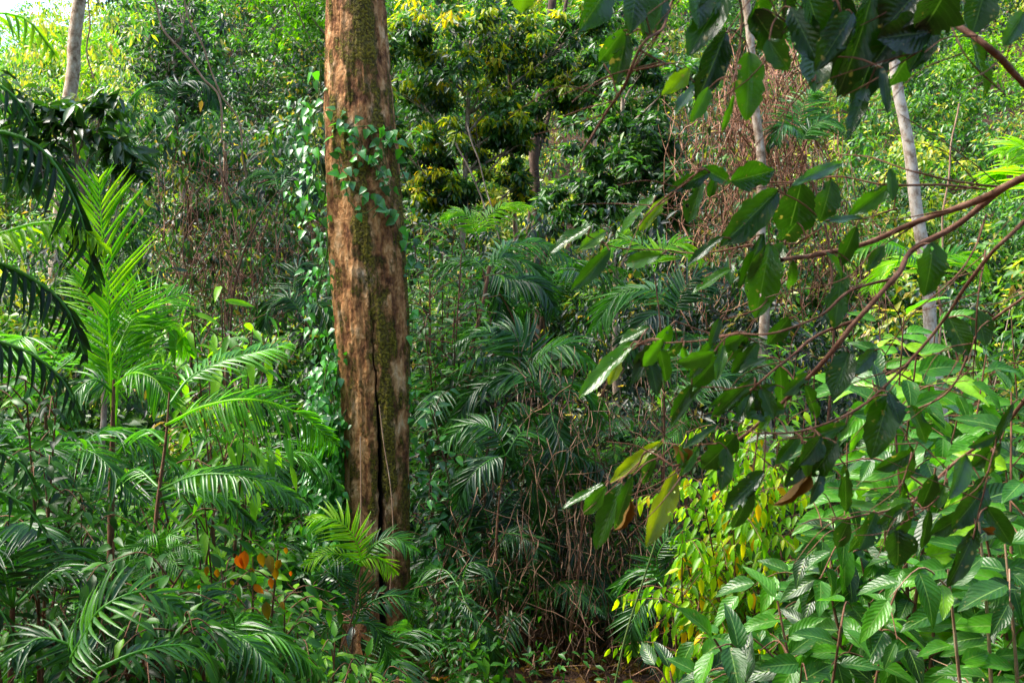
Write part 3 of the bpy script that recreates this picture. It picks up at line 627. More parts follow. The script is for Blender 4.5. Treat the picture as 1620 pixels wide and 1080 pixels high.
liana('reddish stick leaning among the blue green palm fronds', [(873, 575), (862, 620), (848, 660)], 10, 5, 'brown')

def tangle(label, regions, n, d0, d1, mat, seed, thick=.006, hang=True):
    rs = np.random.default_rng(seed); b = MB()
    for i in range(n):
        x0, y0, x1, y1 = regions[rs.integers(len(regions))]
        d = rs.uniform(d0, d1); cx = rs.uniform(x0, x1); cy = rs.uniform(y0, y1)
        L = rs.uniform(25, 170); k = 6; ang = rs.normal(math.pi / 2, .24) if rs.random() < .8 else rs.uniform(0, math.pi)
        t = np.linspace(-.5, .5, k); bow = rs.normal(0, 10) * L / 100
        xs_ = cx + math.cos(ang) * L * t + bow * (1 - 4 * t * t) + rs.normal(0, 3, k); ys_ = cy + math.sin(ang) * L * t + rs.normal(0, 3, k)
        pts = P(xs_, ys_, d + rs.normal(0, .15, k)); pts[:, 2] = np.maximum(pts[:, 2], ground_h(pts[:, 0], pts[:, 1]) - .05)
        b.tube(smooth_path(pts, 12), thick * rs.uniform(.5, 1.6), 3, rs.random())
    o = b.build('dry_vine_tangle', M[mat]); tag(o, label, 'dry vines', kind='stuff')
tangle('reddish brown tangle of dry hanging vines behind the thin white trunk', [(1060, 180, 1330, 400), (1110, 110, 1290, 330), (1160, 100, 1260, 300), (1080, 300, 1400, 480)], 880, 13.2, 17.0, 'strand', 3, .0065)
tangle('brown net of dry stems left of the mossy trunk', [(230, 260, 440, 480), (280, 380, 500, 520)], 340, 12.2, 15.0, 'strand', 4, .005)
tangle('thin dead twigs lying across the dark gully', [(680, 780, 1060, 1090), (680, 880, 1060, 1090), (820, 560, 1100, 900)], 900, 7.8, 10.5, 'twigdark', 5, .0030)

def curtain(label, x0, y0, x1, y1, d0, d1, n, tone):
    b = MB(); px = RNG.uniform(x0, x1, n); py = RNG.uniform(y0, y1, n); c = P(px, py, RNG.uniform(d0, d1, n))
    c[:, 2] = np.maximum(c[:, 2], ground_h(c[:, 0], c[:, 1]) + .3)
    cloud(b, c, RNG.uniform(.15, .4, n), 20, RNG.uniform(.08, .17, n), .36, np.clip(tone + RNG.normal(0, .18, n), 0, .9), LEAF, odd=.06, droop=.8)
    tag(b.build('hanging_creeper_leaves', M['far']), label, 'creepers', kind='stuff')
curtain('loose green creeper leaves hanging through the reddish dry tangle', 1060, 120, 1400, 480, 13, 15.5, 60, .5)
curtain('loose creeper leaves hanging through the dry stems left of the mossy trunk', 220, 180, 510, 500, 12.5, 14.5, 150, .38)
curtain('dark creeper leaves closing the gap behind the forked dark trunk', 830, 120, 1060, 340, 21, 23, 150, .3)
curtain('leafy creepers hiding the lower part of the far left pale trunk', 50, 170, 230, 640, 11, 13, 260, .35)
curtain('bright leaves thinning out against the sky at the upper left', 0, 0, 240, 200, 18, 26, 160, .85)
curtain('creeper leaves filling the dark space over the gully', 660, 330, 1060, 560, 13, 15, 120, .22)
# ------------------------------------------------------------------ palms at the left
def px_palm(label, stem, d, wpx, fronds, name='young_palm', bark='brown', mat='palm', group=None):
    st = [P(x, y, d) for x, y in stem]; base = st[-1].copy(); gz = float(ground_h(base[0], base[1])); 
    if base[2] > gz: st.append(np.array([base[0], base[1], gz - .05])); base = st[-1]
    t = thing(name, label, 'palm', base, group)
    b = MB(); pp = smooth_path(st, 26); b.tube(pp, np.interp(np.arange(26), [0, 6, 25], [wpx * .16, wpx * .36, wpx * .55]) * d / F * (1 + .1 * (np.arange(26) % 2)), 8)
    # short spines / old leaf bases
    q = pp[RNG.integers(2, 25, 60)]; b.leaves(q, runit(60) * [1, 1, .4] + [0, 0, .3], runit(60), .03 * d / 5, .006, DIA, .5)
    b.build('trunk', M[bark], t)
    for fr in fronds:
        pts, Lp = fr[0], fr[1]; kw = dict(fr[2]) if len(fr) > 2 else {}
        dd = kw.pop('dd', (0, 0, 0)); kw.setdefault('mat', mat)
        q = [P(x, y, d + dz) for (x, y), dz in zip(pts, np.interp(np.linspace(0, 1, len(pts)), [0, .5, 1], dd))]
        frond('frond', t, q, Lp * d / F, **kw)
    return t
B = dict(mat='palmb')
px_palm('bright green young palm with upright fronds glowing at the left', [(180, 600), (178, 690), (176, 800)], 5.6, 13,
        [([(179, 720), (176, 600), (170, 470), (160, 350), (157, 290)], 130, dict(B, n=25, up=(.25, -1, .1), ang=42, droop=-.05, vee=.0, tone=.75, start=.5, curl=.10, wid=.019)),
         ([(179, 720), (186, 620), (192, 530), (215, 450)], 115, dict(B, n=26, up=(.5, -1, .3), ang=62, droop=-.1, vee=0, tone=.6, start=.35, curl=.12, dd=(0, .1, .15), wid=.017)),
         ([(180, 640), (200, 550), (240, 480), (290, 465)], 95, dict(B, n=26, up=(.1, -.8, .7), ang=60, droop=.1, tone=.5, start=.2, dd=(0, .2, .4), wid=.015)),
         ([(178, 660), (168, 560), (150, 490), (122, 440)], 95, dict(B, n=26, up=(-.2, -.9, .4), ang=50, droop=0, tone=.7, start=.25, dd=(0, .1, .2), wid=.015)),
         ([(182, 560), (220, 500), (262, 505), (300, 560)], 75, dict(B, n=24, up=(0, -.7, .9), droop=.35, tone=.55, dd=(0, .3, .5))),
         ([(180, 610), (210, 590), (245, 600), (270, 640)], 60, dict(B, n=22, up=(0, -.7, .9), droop=.4, tone=.4, dd=(0, -.1, -.2))),
         ([(178, 620), (150, 600), (120, 620), (100, 660)], 60, dict(n=22, up=(0, -.7, .9), droop=.4, tone=.6, dd=(0, -.1, -.2)))])
px_palm('spiny thin stemmed palm with a long bright frond reaching the mossy trunk', [(268, 620), (263, 690), (250, 790), (241, 900), (252, 1090)], 4.6, 8,
        [([(262, 672), (325, 642), (400, 632), (465, 650), (528, 700)], 84, dict(B, n=54, up=(0, -.75, .7), ang=64, droop=.35, vee=.05, tone=.35, start=.12, dd=(0, -.1, .1), curl=.3, wid=.0125)),
         ([(268, 640), (300, 598), (350, 572), (410, 556), (455, 545)], 66, dict(n=26, up=(0, -.45, 1), ang=58, droop=.15, tone=.95, start=.2, wid=.02, dd=(0, .2, .4))),
         ([(252, 775), (310, 752), (375, 752), (430, 765), (482, 800)], 62, dict(n=32, up=(0, -.5, 1), ang=62, droop=.35, tone=.7, start=.12, wid=.018, dd=(0, -.1, 0))),
         ([(250, 790), (310, 775), (350, 785), (400, 830)], 55, dict(n=26, up=(0, -.5, 1), ang=60, droop=.4, tone=.5, wid=.022, dd=(0, .2, .3))),
         ([(250, 770), (215, 742), (190, 760), (170, 800)], 50, dict(n=22, up=(0, -.5, 1), droop=.4, tone=.6, dd=(0, .2, .3))),
         ([(262, 700), (230, 680), (200, 700), (175, 750)], 55, dict(n=22, up=(0, -.5, 1), droop=.4, tone=.6, dd=(0, .3, .5)))], name='spiny_palm')
px_palm('small palm rosette spreading below the thin spiny stem', [(255, 880), (262, 960), (268, 1080)], 4.2, 5,
        [([(255, 880), (255 + 32 * math.cos(a), 868 - 26 * math.sin(a)), (255 + 62 * math.cos(a), 885 - 34 * math.sin(a))], 34, dict(n=16, up=(0, -.8, .6), droop=.25, tone=.75, start=.1, dd=(0, -.1, -.15), r=.004)) for a in (.2, 1.1, 2.0, 2.9, -.9, -2.2)], name='spiny_palm')
px_palm('green arching palm in front at bottom left with long separate leaflets', [(150, 1040), (140, 1090), (130, 1200)], 3.2, 7,
        [([(96, 1075), (130, 1010), (170, 955), (222, 935), (285, 962)], 94, dict(n=22, up=(0, -.6, .85), ang=55, droop=.3, tone=.65, wid=.017, start=.1, dd=(0, -.1, 0))),
         ([(150, 1060), (110, 1020), (60, 1010), (20, 1040)], 80, dict(n=18, up=(0, -.5, .9), droop=.4, tone=.5, wid=.016, dd=(0, 0, -.1))),
         ([(150, 1060), (220, 1030), (290, 1020), (350, 1050)], 70, dict(n=20, up=(0, -.5, .9), droop=.35, tone=.5, wid=.015, dd=(0, .1, .3)))], name='spiny_palm')
# large dark fronds entering from the left edge: one palm whose trunk stands outside the frame
def left_palm():
    d = 3.4; base = P(-260, 1000, d); base[2] = float(ground_h(base[0], base[1])); t = thing('large_palm', 'large palm reaching in from the left edge with dark drooping fronds', 'palm', base)
    b = MB(); crown = P(-230, 330, d); b.tube(smooth_path([base - [0, 0, .2], (base + crown) / 2, crown], 16), np.linspace(.09, .06, 16), 10); b.build('trunk', M['brown'], t)
    fr = [([(-120, 250), (0, 208), (60, 232), (110, 300), (142, 400), (150, 450)], 92, dict(tone=.05, droop=1.0, wid=.021, n=25, up=(.2, -.5, .9))),
          ([(-120, 400), (-20, 410), (50, 440), (100, 480), (132, 560)], 78, dict(tone=.08, droop=1.0, wid=.020, n=23, up=(.2, -.5, .9))),
          ([(-120, 520), (-20, 535), (50, 560), (98, 600), (128, 665)], 72, dict(tone=.08, droop=.95, wid=.019, n=22, up=(.2, -.5, .9))),
          ([(-120, 690), (-20, 705), (30, 730), (62, 790)], 66, dict(tone=.05, droop=.95, wid=.018, n=19, up=(.2, -.5, .9))),
          ([(-120, 60), (-30, 22), (40, 30), (82, 80)], 80, dict(tone=.9, droop=.8, wid=.016, n=24, up=(.2, -.5, .9), mat='palmb')),
          ([(-120, 380), (-10, 372), (70, 352), (130, 362), (165, 395)], 62, dict(tone=.95, droop=.5, wid=.024, n=28, up=(.1, -.5, .9), mat='palmb')),
          ([(-120, 130), (-40, 120), (20, 150), (52, 200)], 80, dict(tone=.3, droop=.95, wid=.018, n=19, up=(.2, -.5, .9))),
          ([(-130, 880), (-30, 930), (10, 980), (35, 1060)], 66, dict(tone=.05, droop=.95, wid=.018, n=19, up=(.2, -.5, .9))),
          ([(-120, 800), (-30, 770), (40, 800), (75, 850)], 60, dict(tone=.1, droop=.95, wid=.016, n=24, up=(.2, -.5, .9)))]
    for pts, Lp, kw in fr:
        frond('frond', t, [crown] + [P(x, y, d - .15) for x, y in pts], Lp * d / F, start=.3, curl=.3, ang=60, vee=.0, r=.012, **kw)
left_palm()
# palms at the foot of the big trunk
px_palm('yellow green seedling palm glowing before the foot of the mossy trunk', [(572, 890), (562, 960), (520, 1080)], 6.2, 4,
        [([(574, 895), (560, 850), (532, 822), (490, 822)], 52, dict(B, n=20, up=(0, -.6, .8), droop=.3, tone=.95, start=.1, wid=.022)),
         ([(574, 895), (545, 878), (515, 876), (480, 895)], 36, dict(B, n=18, up=(0, -.6, .8), droop=.2, tone=.9)),
         ([(560, 890), (585, 880), (605, 886), (622, 905)], 36, dict(B, n=18, up=(0, -.6, .8), droop=.5, tone=1)),
         ([(574, 888), (592, 862), (620, 850), (658, 872)], 40, dict(n=22, up=(0, -.6, .8), droop=.3, tone=.7))], name='seedling_palm')
px_palm('dark green ferny palm spread around the foot of the mossy trunk', [(560, 985), (556, 1040), (550, 1130)], 6.6, 5,
        [([(560, 985), (590, 950), (630, 942), (668, 985)], 42, dict(n=24, up=(0, -.6, .8), droop=.5, tone=.5)),
         ([(560, 985), (545, 930), (520, 905), (505, 960)], 44, dict(n=24, up=(0, -.7, .8), droop=.5, tone=.4)),
         ([(560, 985), (585, 985), (605, 1010), (622, 1060)], 42, dict(n=22, up=(0, -.7, .8), droop=.4, tone=.55)),
         ([(560, 985), (530, 985), (505, 1010), (480, 1050)], 42, dict(n=22, up=(0, -.7, .8), droop=.4, tone=.6)),
         ([(560, 990), (570, 950), (566, 920), (552, 895)], 40, dict(n=20, up=(0, -.9, .5), droop=.2, tone=.5))], name='seedling_palm')
# middle distance palms, each placed where the photo shows one
MID = [('bluish feather palm with long arching frond below the pale stick', (800, 480), 11.5, [([(770, 430), (800, 392), (850, 384), (905, 412)], 40, .8), ([(770, 430), (790, 410), (830, 415), (870, 450)], 42, .7), ([(770, 430), (800, 440), (850, 450), (880, 490)], 40, .45), ([(770, 430), (745, 410), (715, 415), (690, 440)], 34, .6), ([(775, 430), (790, 470), (800, 510), (830, 540)], 38, .4)], 'palm', (770, 432)),
       ('yellow green palm tips catching light in the middle of the gully', (770, 460), 12.5, [([(755, 380), (770, 345), (800, 325), (838, 328)], 30, 1), ([(755, 380), (745, 350), (725, 335), (700, 345)], 26, .8)], 'palmb', (755, 382)),
       ('feather palm with a white green drooping frond right of centre', (1075, 560), 11, [([(1065, 500), (1040, 462), (985, 462), (940, 520)], 50, .95), ([(1065, 500), (1080, 460), (1100, 440), (1130, 455)], 40, .4), ([(1065, 500), (1030, 500), (1000, 530), (985, 570)], 40, .3)], 'palm', (1065, 502)),
       ('dark feather palm above the gully with bluish double fronds', (800, 640), 9.5, [([(830, 600), (800, 545), (765, 522), (720, 545)], 42, .6), ([(830, 600), (835, 560), (815, 530), (790, 520)], 46, .5), ([(830, 600), (860, 560), (890, 545), (935, 575)], 44, .8), ([(830, 600), (850, 620), (880, 660), (895, 710)], 40, .4), ([(830, 600), (790, 600), (750, 620), (725, 660)], 40, .35)], 'palm', (830, 602)),
       ('feather palm with drooping fronds over the dark gully', (900, 700), 9, [([(870, 640), (895, 605), (925, 615), (945, 670)], 46, .75), ([(870, 640), (845, 600), (815, 590), (780, 615)], 42, .6), ([(870, 640), (880, 680), (900, 710), (930, 730)], 42, .35), ([(870, 640), (850, 650), (815, 680), (800, 730)], 44, .4)], 'palm', (870, 642)),
       ('lowest bluish palm fan sweeping down in the dark gully', (790, 790), 8.5, [([(800, 720), (830, 682), (870, 690), (915, 750)], 40, .6), ([(800, 720), (780, 680), (745, 670), (705, 700)], 38, .5), ([(800, 720), (770, 730), (740, 760), (725, 800)], 38, .3), ([(800, 720), (825, 740), (850, 780), (855, 830)], 38, .35)], 'palm', (800, 722)),
       ('blackish palm half hidden deep in the gully shade', (790, 960), 9, [([(780, 850), (800, 790), (815, 775), (840, 880)], 36, .3), ([(780, 850), (760, 800), (730, 795), (700, 840)], 36, .2), ([(780, 850), (820, 845), (850, 870), (850, 910)], 38, .5), ([(780, 850), (750, 860), (725, 900), (720, 940)], 36, .2)], 'palm', (780, 852)),
       ('shaded palm with a yellowed spear near the gully bottom', (730, 1060), 8.2, [([(728, 930), (700, 900), (670, 905), (650, 945)], 38, .4), ([(728, 930), (745, 890), (775, 900), (800, 950)], 38, .3), ([(728, 930), (740, 960), (770, 1000), (790, 1060)], 38, .45), ([(728, 930), (715, 970), (700, 1010), (700, 1060)], 38, .3)], 'palm', (728, 932)),
       ('light green palm behind the upper drooping twig leaves', (1040, 470), 9.5, [([(1035, 430), (1020, 392), (985, 380), (955, 400)], 32, .7), ([(1035, 430), (1050, 395), (1075, 385), (1105, 410)], 36, .9)], 'palmb', (1035, 432)),
       ('yellow green palm frond behind the crossing boughs at right', (1480, 470), 8, [([(1470, 450), (1440, 408), (1405, 420), (1378, 455)], 44, 1), ([(1470, 450), (1490, 410), (1530, 405), (1560, 430)], 44, .8), ([(1470, 440), (1430, 395), (1390, 385), (1340, 410)], 34, .5)], 'palmb', (1470, 452)),
       ('feather palm with white edged leaflets behind the hanging twig', (1120, 700), 9, [([(1090, 640), (1100, 590), (1075, 565), (1040, 590)], 46, .9), ([(1090, 640), (1065, 690), (1040, 700), (1010, 695)], 22, .8), ([(1090, 640), (1120, 600), (1150, 600), (1170, 640)], 36, .5)], 'palm', (1090, 642)),
       ('bluish palm beside the yellow leaved bush', (1060, 960), 7, [([(1050, 930), (1020, 900), (1000, 905), (975, 935)], 40, .5), ([(1050, 930), (1040, 880), (1060, 850), (1100, 850)], 36, .5), ([(1050, 930), (1020, 950), (1000, 985), (1000, 1030)], 38, .4)], 'palm', (1050, 932)),
       ('fishbone palm with pale thin leaflets at the bottom right corner', (1600, 1080), 3.6, [([(1585, 1060), (1590, 990), (1592, 930), (1600, 880)], 40, 1), ([(1600, 1080), (1630, 1030), (1650, 980), (1660, 930)], 40, .8)], 'palm', (1590, 1075)),
       ('pale green grassy palm at the right edge', (1650, 400), 5, [([(1660, 320), (1630, 275), (1600, 262), (1570, 290)], 60, 1), ([(1660, 320), (1640, 250), (1610, 232), (1585, 240)], 50, 1)], 'palmb', (1660, 322)),
       ('grey green palm crown hanging above the vine smothered tree', (290, 260), 14, [([(275, 170), (250, 130), (225, 140), (200, 190)], 34, .5), ([(275, 170), (290, 130), (320, 130), (350, 175)], 34, .4), ([(275, 170), (260, 180), (240, 210), (232, 250)], 34, .5), ([(275, 170), (300, 190), (310, 230), (312, 270)], 34, .4)], 'palm', (275, 172)),
       ('small bluish palm in the brown stems left of the mossy trunk', (420, 330), 12, [([(440, 300), (430, 275), (410, 270), (385, 290)], 30, .6), ([(440, 300), (460, 280), (480, 285), (500, 310)], 30, .4)], 'palm', (440, 302)),
       ('grey feathery palm against the vine curtain of the mossy trunk', (490, 520), 10.5, [([(480, 500), (465, 450), (475, 420), (505, 430)], 34, .4), ([(480, 500), (450, 470), (430, 480), (415, 520)], 34, .4), ([(480, 500), (500, 480), (520, 500), (515, 560)], 34, .5)], 'palm', (480, 502)),
       ('fan of narrow green blades among the brown tangle at right', (1290, 300), 13, [([(1265, 230), (1270, 170), (1280, 150), (1290, 145)], 40, .8), ([(1265, 230), (1285, 200), (1310, 190), (1330, 200)], 34, .7), ([(1265, 230), (1250, 200), (1235, 200), (1225, 220)], 30, .6)], 'palm', (1265, 232))]
for lab, foot, d, frs, mt, crown in MID:
    px_palm(lab, [crown, foot], d, 5, [(p, Lp * 1.4, dict(n=26, up=(0, -.6, .9), droop=.4, tone=tn, start=.12, wid=Lp * d / F * .135, dd=(0, -.15 * (i % 3 - 1) * 2, -.3 * (i % 3 - 1)), r=.007)) for i, (p, Lp, tn) in enumerate(frs)], name='feather_palm', mat=mt)
# filler palms: darker copies through the gully and banks
pp_ = palm('x', (0, 0, 0), (0, 0, .9), nf=9, fl=1.5, ll=.42, tone=.3, name='feather_palm', wid=.032)
pq_ = palm('x', (0, 0, 0), (0, 0, .35), nf=8, fl=.95, ll=.28, tone=.5, name='feather_palm', wid=.026)
FS = [(-.4, 10.5, 0), (.3, 11.5, 0), (1.3, 10.8, 1), (.5, 13.2, 0), (1.9, 13.5, 0), (-.2, 12.8, 1), (3.0, 12.3, 1), (-2.6, 10.8, 0), (-3.2, 8.6, 0), (-3.9, 11.5, 0), (-2.2, 7.4, 1), (-1.0, 7.2, 1), (3.9, 9.8, 0), (4.8, 11.8, 0), (-4.9, 9.8, 0), (-2.9, 6.2, 1), (-1.7, 5.9, 1),
      (5.4, 9, 1), (.6, 12.2, 0), (1.6, 12.1, 0), (2.3, 11.2, 1), (1.1, 14.3, 0), (-.1, 14.2, 0), (2.6, 13.9, 0), (1.9, 10.2, 1), (.1, 10.2, 0), (.8, 15.4, 0), (-5.6, 12.6, 1), (1.0, 9.3, 1), (.15, 9.2, 1), (-3.6, 5.6, 1), (2.4, 15.5, 0), (-2.0, 15, 0), (.5, 16, 1)]
plab = lambda x, y: ('dark feather palm in the gully right of the mossy trunk' if -.1 < x / y < .2 else 'feather palm on the right bank behind the broad leaved shrubs' if x > 0 else 'feather palm among the shrubs on the left bank')
FS += [(-2.7, 5.2, 1), (-3.3, 6.6, 1), (-2.2, 5.0, 1), (-4.2, 7.6, 0), (-1.9, 6.9, 1), (-2.5, 8.6, 0)]
done = set()
for x, y, v in FS:
    lab = plab(x, y); loc = (x, y, float(ground_h(x, y)) - .03); src = (pp_, pq_)[v]
    if v not in done:
        done.add(v); src.location = loc; src['label'] = lab; src['group'] = lab + 's'; src.rotation_euler = (0, 0, 1.0)
    else: dup(src, loc, RNG.uniform(0, 6.28), RNG.uniform(.8, 1.25), lab, lab + 's')

for lab, px_, py_, d_, fl_, tn_ in (('feathery palm low at the far left below the dark drooping fronds', 60, 760, 5.0, .8, .5), 
        ('feathery palm at the bottom edge below the orange leaved bush', 320, 1050, 4.4, .62, .55),
        ('grassy light green palm left of the upright bright palm stem', 70, 600, 6.4, 1.0, .85), ('low dark palm in the bottom left corner', 20, 960, 4.0, .65, .4),
        ('small palm just above the orange leaved bush', 400, 760, 7.4, .75, .6)):
    c_ = P(px_, py_, d_); palm(lab, (c_[0] + .05, c_[1] + .1, float(ground_h(c_[0], c_[1]))), c_, nf=10, fl=fl_, ll=.27 * fl_ / .8, tone=tn_, stem_r=.016, name='feather_palm', wid=.017, nlf=26, az0=RNG.uniform(0, 6))
for lab, px_, py_, d_, fl_, tn_ in (('wide bluish palm spreading over the middle of the dark gully', 880, 800, 10.0, 1.5, .55), ('bluish palm beside the mossy trunk at mid height', 720, 690, 10.5, 1.4, .6), 
        ('blue green palm high in the gully under the dark forked trunk', 860, 500, 13, 1.7, .6), ('dark palm deep behind the thin white trunk', 1140, 620, 12.6, 1.5, .35), ('shaded palm rising behind the yellow leaved bush', 1010, 740, 11.5, 1.4, .5)):
    c_ = P(px_, py_, d_); palm(lab, (c_[0] + .05, c_[1] + .1, float(ground_h(c_[0], c_[1]))), c_, nf=11, fl=fl_, ll=.36, tone=tn_, stem_r=.02, name='feather_palm', wid=.034, nlf=28, az0=RNG.uniform(0, 6), droop=.55)
# unseen trees added so their crowns shade the gully and the foreground boughs
tree('unseen tree added at the left so its high crown shades the gully', (-7.6, 11.5, float(ground_h(-7.6, 11.5))), np.array([-6.5, 11.5, 10.5]), .16,
     [(-7.5, 11, 9.5, 1.7), (-5.5, 12, 10, 1.7), (-4, 11, 9.6, 1.5), (-6, 13.5, 9.4, 1.6), (-3.5, 13, 10.4, 1.5), (-8.5, 13, 10, 1.5), (-5, 10.6, 11, 1.4), (-7, 12.5, 11.4, 1.5), (-2.2, 11.2, 8.8, 1.3), (-1.6, 12.6, 9.6, 1.4), (-3.2, 9.8, 9.2, 1.2)], leaf=.24, per=480, tone=.4)
tree('unseen tree added behind the camera so its wide crown shades the boughs', (-3.5, -2.5, 0), np.array([-2.5, -1.5, 6.2]), .14,
     [(-3.2, 1.2, 6.6, 1.4), (-1.6, 1.5, 6.2, 1.4), (-.6, .2, 6.4, 1.4), (-2.5, -.6, 7, 1.5), (.8, .6, 6.8, 1.3), (-4.5, .2, 6.6, 1.3), (-1.5, 1.8, 7.2, 1.1)], leaf=.2, per=420, tone=.4)
# ------------------------------------------------------------------ shrubs
def shrub(label, base, stems, mat, leaf, asp, tm, tone=.5, gap=.5, bark='brown', group=None, name='leafy_shrub', sub=5, sublen=.45, r=.012, tvar=.2, hang=.35, extra=None, facing=(0, -.45, .9), curl=.3, foldv=.2):
    """stems: list of tip points; side twigs carry alternate leaves held out flat and drooping"""
    base = np.asarray(base, float); t = thing(name, label, 'shrub', base, group); sb = MB(); f = MB(); O_, D_, N_, T_ = [], [], [], []
    for tip in stems:
        tip = np.asarray(tip, float); mid = (base + tip) / 2 + np.array([0, 0, .12 * np.linalg.norm(tip - base)]) + RNG.normal(0, .05, 3)
        st = smooth_path([base - [0, 0, .1], mid, tip], 20); sb.tube(st, np.linspace(r, r * .3, 20), 6)
        paths = [st[8:]]
        for k in range(sub):
            i = RNG.integers(7, 19); dirv = nrm(runit(1)[0] * [1, 1, .5] + np.array([0, -.35, .15]) + nrm(tip - base) * .3)
            e = st[i] + dirv * sublen * RNG.uniform(.6, 1.2); m = (st[i] + e) / 2 + [0, 0, .05]
            q = smooth_path([st[i], m, e - [0, 0, .06]], 10); sb.tube(q, np.linspace(r * .35, r * .15, 10), 4); paths.append(q)
        for q in paths:
            L = np.linalg.norm(np.diff(q, axis=0), axis=1).sum(); n = max(3, int(L / (leaf * gap))); m = len(q)
            tt = np.linspace(.15, 1, n) * (m - 1); pos = np.stack([np.interp(tt, np.arange(m), q[:, k]) for k in range(3)], -1)
            T = nrm(np.gradient(q, axis=0)); T = nrm(np.stack([np.interp(tt, np.arange(m), T[:, k]) for k in range(3)], -1))
            up = np.array(facing); S = nrm(np.cross(T, up)); sg = np.where(np.arange(n) % 2, 1, -1)[:, None]
            sg[-1] = 0
            D = nrm(T * .55 + S * sg * .9 + [0, 0, -hang] + RNG.normal(0, .18, (n, 3))); N = nrm(up + RNG.normal(0, .28, (n, 3)) + S * sg * .2)
            O_.append(pos + D * leaf * .08); D_.append(D); N_.append(N); T_.append(np.full(n, tone + RNG.normal(0, tvar * .5)))
    O = np.concatenate(O_); D = np.concatenate(D_); N = np.concatenate(N_); tn = np.concatenate(T_) + RNG.normal(0, tvar, len(O))
    s = leaf * RNG.uniform(.6, 1.15, len(O))
    f.leaves(O, D, N, s, s * asp * RNG.uniform(.85, 1.1, len(O)), tm, np.clip(tn, 0, 1), curl * RNG.uniform(.3, 1.6, len(O)), foldv, .02, bite=.3)
    sb.build('stems', M[bark], t); f.build('foliage', M[mat], t)
    if extra: extra(t, O, D, N)
    return t
def bshrub(label, foot, d, tips, leaf=.2, dr=.5, **kw):
    b = P(foot[0], foot[1], d); b[2] = float(ground_h(b[0], b[1])); 
    tp = [P(x, y, d + RNG.uniform(-dr, dr)) for x, y in tips]
    if 'mat' not in kw: leaf *= .98; kw['tvar'] = .26; kw['gap'] = .43; kw['tone'] = kw.get('tone', .5) - .08; kw['facing'] = (0, -.6, .8)
    return shrub(label, b, tp, kw.pop('mat', 'big'), leaf, kw.pop('asp', .52), kw.pop('tm', LEAFB), name=kw.pop('name', 'broad_leaved_shrub'), **kw)
bshrub('broad leaved shrub filling the bottom right with flat overlapping leaves', (1330, 1300), 3.4, [(1130, 1010), (1230, 950), (1330, 990), (1420, 930), (1260, 1050), (1390, 1050), (1170, 1060)], .165, .3, tone=.4, sub=5, sublen=.32)
bshrub('broad leaved sapling on a dark red stem at lower right', (1440, 1200), 4.0, [(1413, 640), (1340, 760), (1480, 740), (1400, 830), (1300, 860), (1490, 850)], .18, .4, tone=.45, sub=5, sublen=.38, r=.014)
bshrub('broad leaved shrub with glossy leaves under the crossing boughs', (1480, 1100), 4.8, [(1380, 600), (1450, 560), (1520, 640), (1560, 560), (1440, 680), (1600, 650)], .22, .5, tone=.55, sub=5, sublen=.45)
bshrub('lime green broad leaf sprays just below the crossing boughs', (1430, 1000), 5.6, [(1390, 510), (1430, 500), (1350, 560), (1480, 520)], .25, .4, tone=.85, sub=4, sublen=.45)
bshrub('broad leaved shrub at the right edge with long drooping leaves', (1640, 1150), 3.8, [(1560, 900), (1620, 760), (1600, 620), (1540, 760), (1650, 900), (1600, 980)], .2, .3, tone=.5, sub=5, sublen=.36)
bshrub('leafy sapling on a smooth tan stem near the bottom right corner', (1572, 1300), 3.3, [(1545, 780), (1500, 900), (1590, 860)], .17, .2, tone=.6, sub=4, sublen=.3, bark='liana')
bshrub('broad leaved shrub bank between the yellow bush and red stem', (1300, 1150), 5.2, [(1310, 760), (1280, 850), (1340, 700), (1300, 900), (1370, 800), (1330, 860)], .2, .5, tone=.35, sub=5, sublen=.42)
bshrub('low broad leaves at the bottom edge beside the dark gully', (1100, 1250), 3.6, [(1060, 1060), (1110, 1040), (1150, 1080)], .15, .2, tone=.5, sub=4, sublen=.25)
bshrub('fern like narrow leaved bush at far right below the boughs', (1600, 900), 7, [(1560, 560), (1600, 500), (1640, 560), (1520, 600), (1600, 620)], .22, .8, tone=.5, asp=.16, mat='mid', tm=LEAFM, sub=7, sublen=.6, name='leafy_shrub', gap=.3)
def yellow_extra(t, O, D, N):
    k = RNG.random(len(O)) < .05; f = MB(); n = k.sum()
    f.leaves(O[k] + [0, -.05, 0], nrm(D[k] * .3 + [0, 0, -1]), nrm(N[k] + [0, -1, 0]), .12, .045, LEAFM, RNG.uniform(.75, 1, n), .2, .2)
    o = f.build('ripe_leaves', M['yellow'], t); o['label'] = 'deep yellow leaves hanging straight down'
bshrub('yellow green small leaved bush glowing beside the dark gully', (1150, 1000), 7.0, [(1190, 700), (1170, 670), (1235, 680), (1130, 730), (1210, 650), (1060, 790), (1110, 770), (1080, 840), (1160, 800), (1230, 760), (1130, 890), (1200, 880), (1070, 920), (1240, 720), (1100, 960), (1060, 860), (1220, 800), (1150, 940)], .105, .5, tone=.5, tvar=.2, mat='yellow', asp=.42, tm=LEAFM, sub=13, sublen=.5, hang=1.1, gap=.45, name='leafy_shrub', extra=yellow_extra)
bshrub('yellow green bush half hidden behind the broad leaves', (1320, 1100), 6.0, [(1300, 900), (1280, 960), (1350, 920), (1330, 990)], .10, .4, tone=.45, mat='yellow', asp=.42, tm=LEAFM, sub=9, sublen=.4, hang=1.0, name='leafy_shrub')
bshrub('light green willow leaved shrub behind the young palm', (350, 800), 6.4, [(300, 470), (350, 450), (400, 520), (330, 540), (420, 560), (260, 500), (380, 610)], .21, .5, tone=.85, mat='mid', asp=.3, tm=LEAFM, sub=6, sublen=.45, hang=.9, name='leafy_shrub')
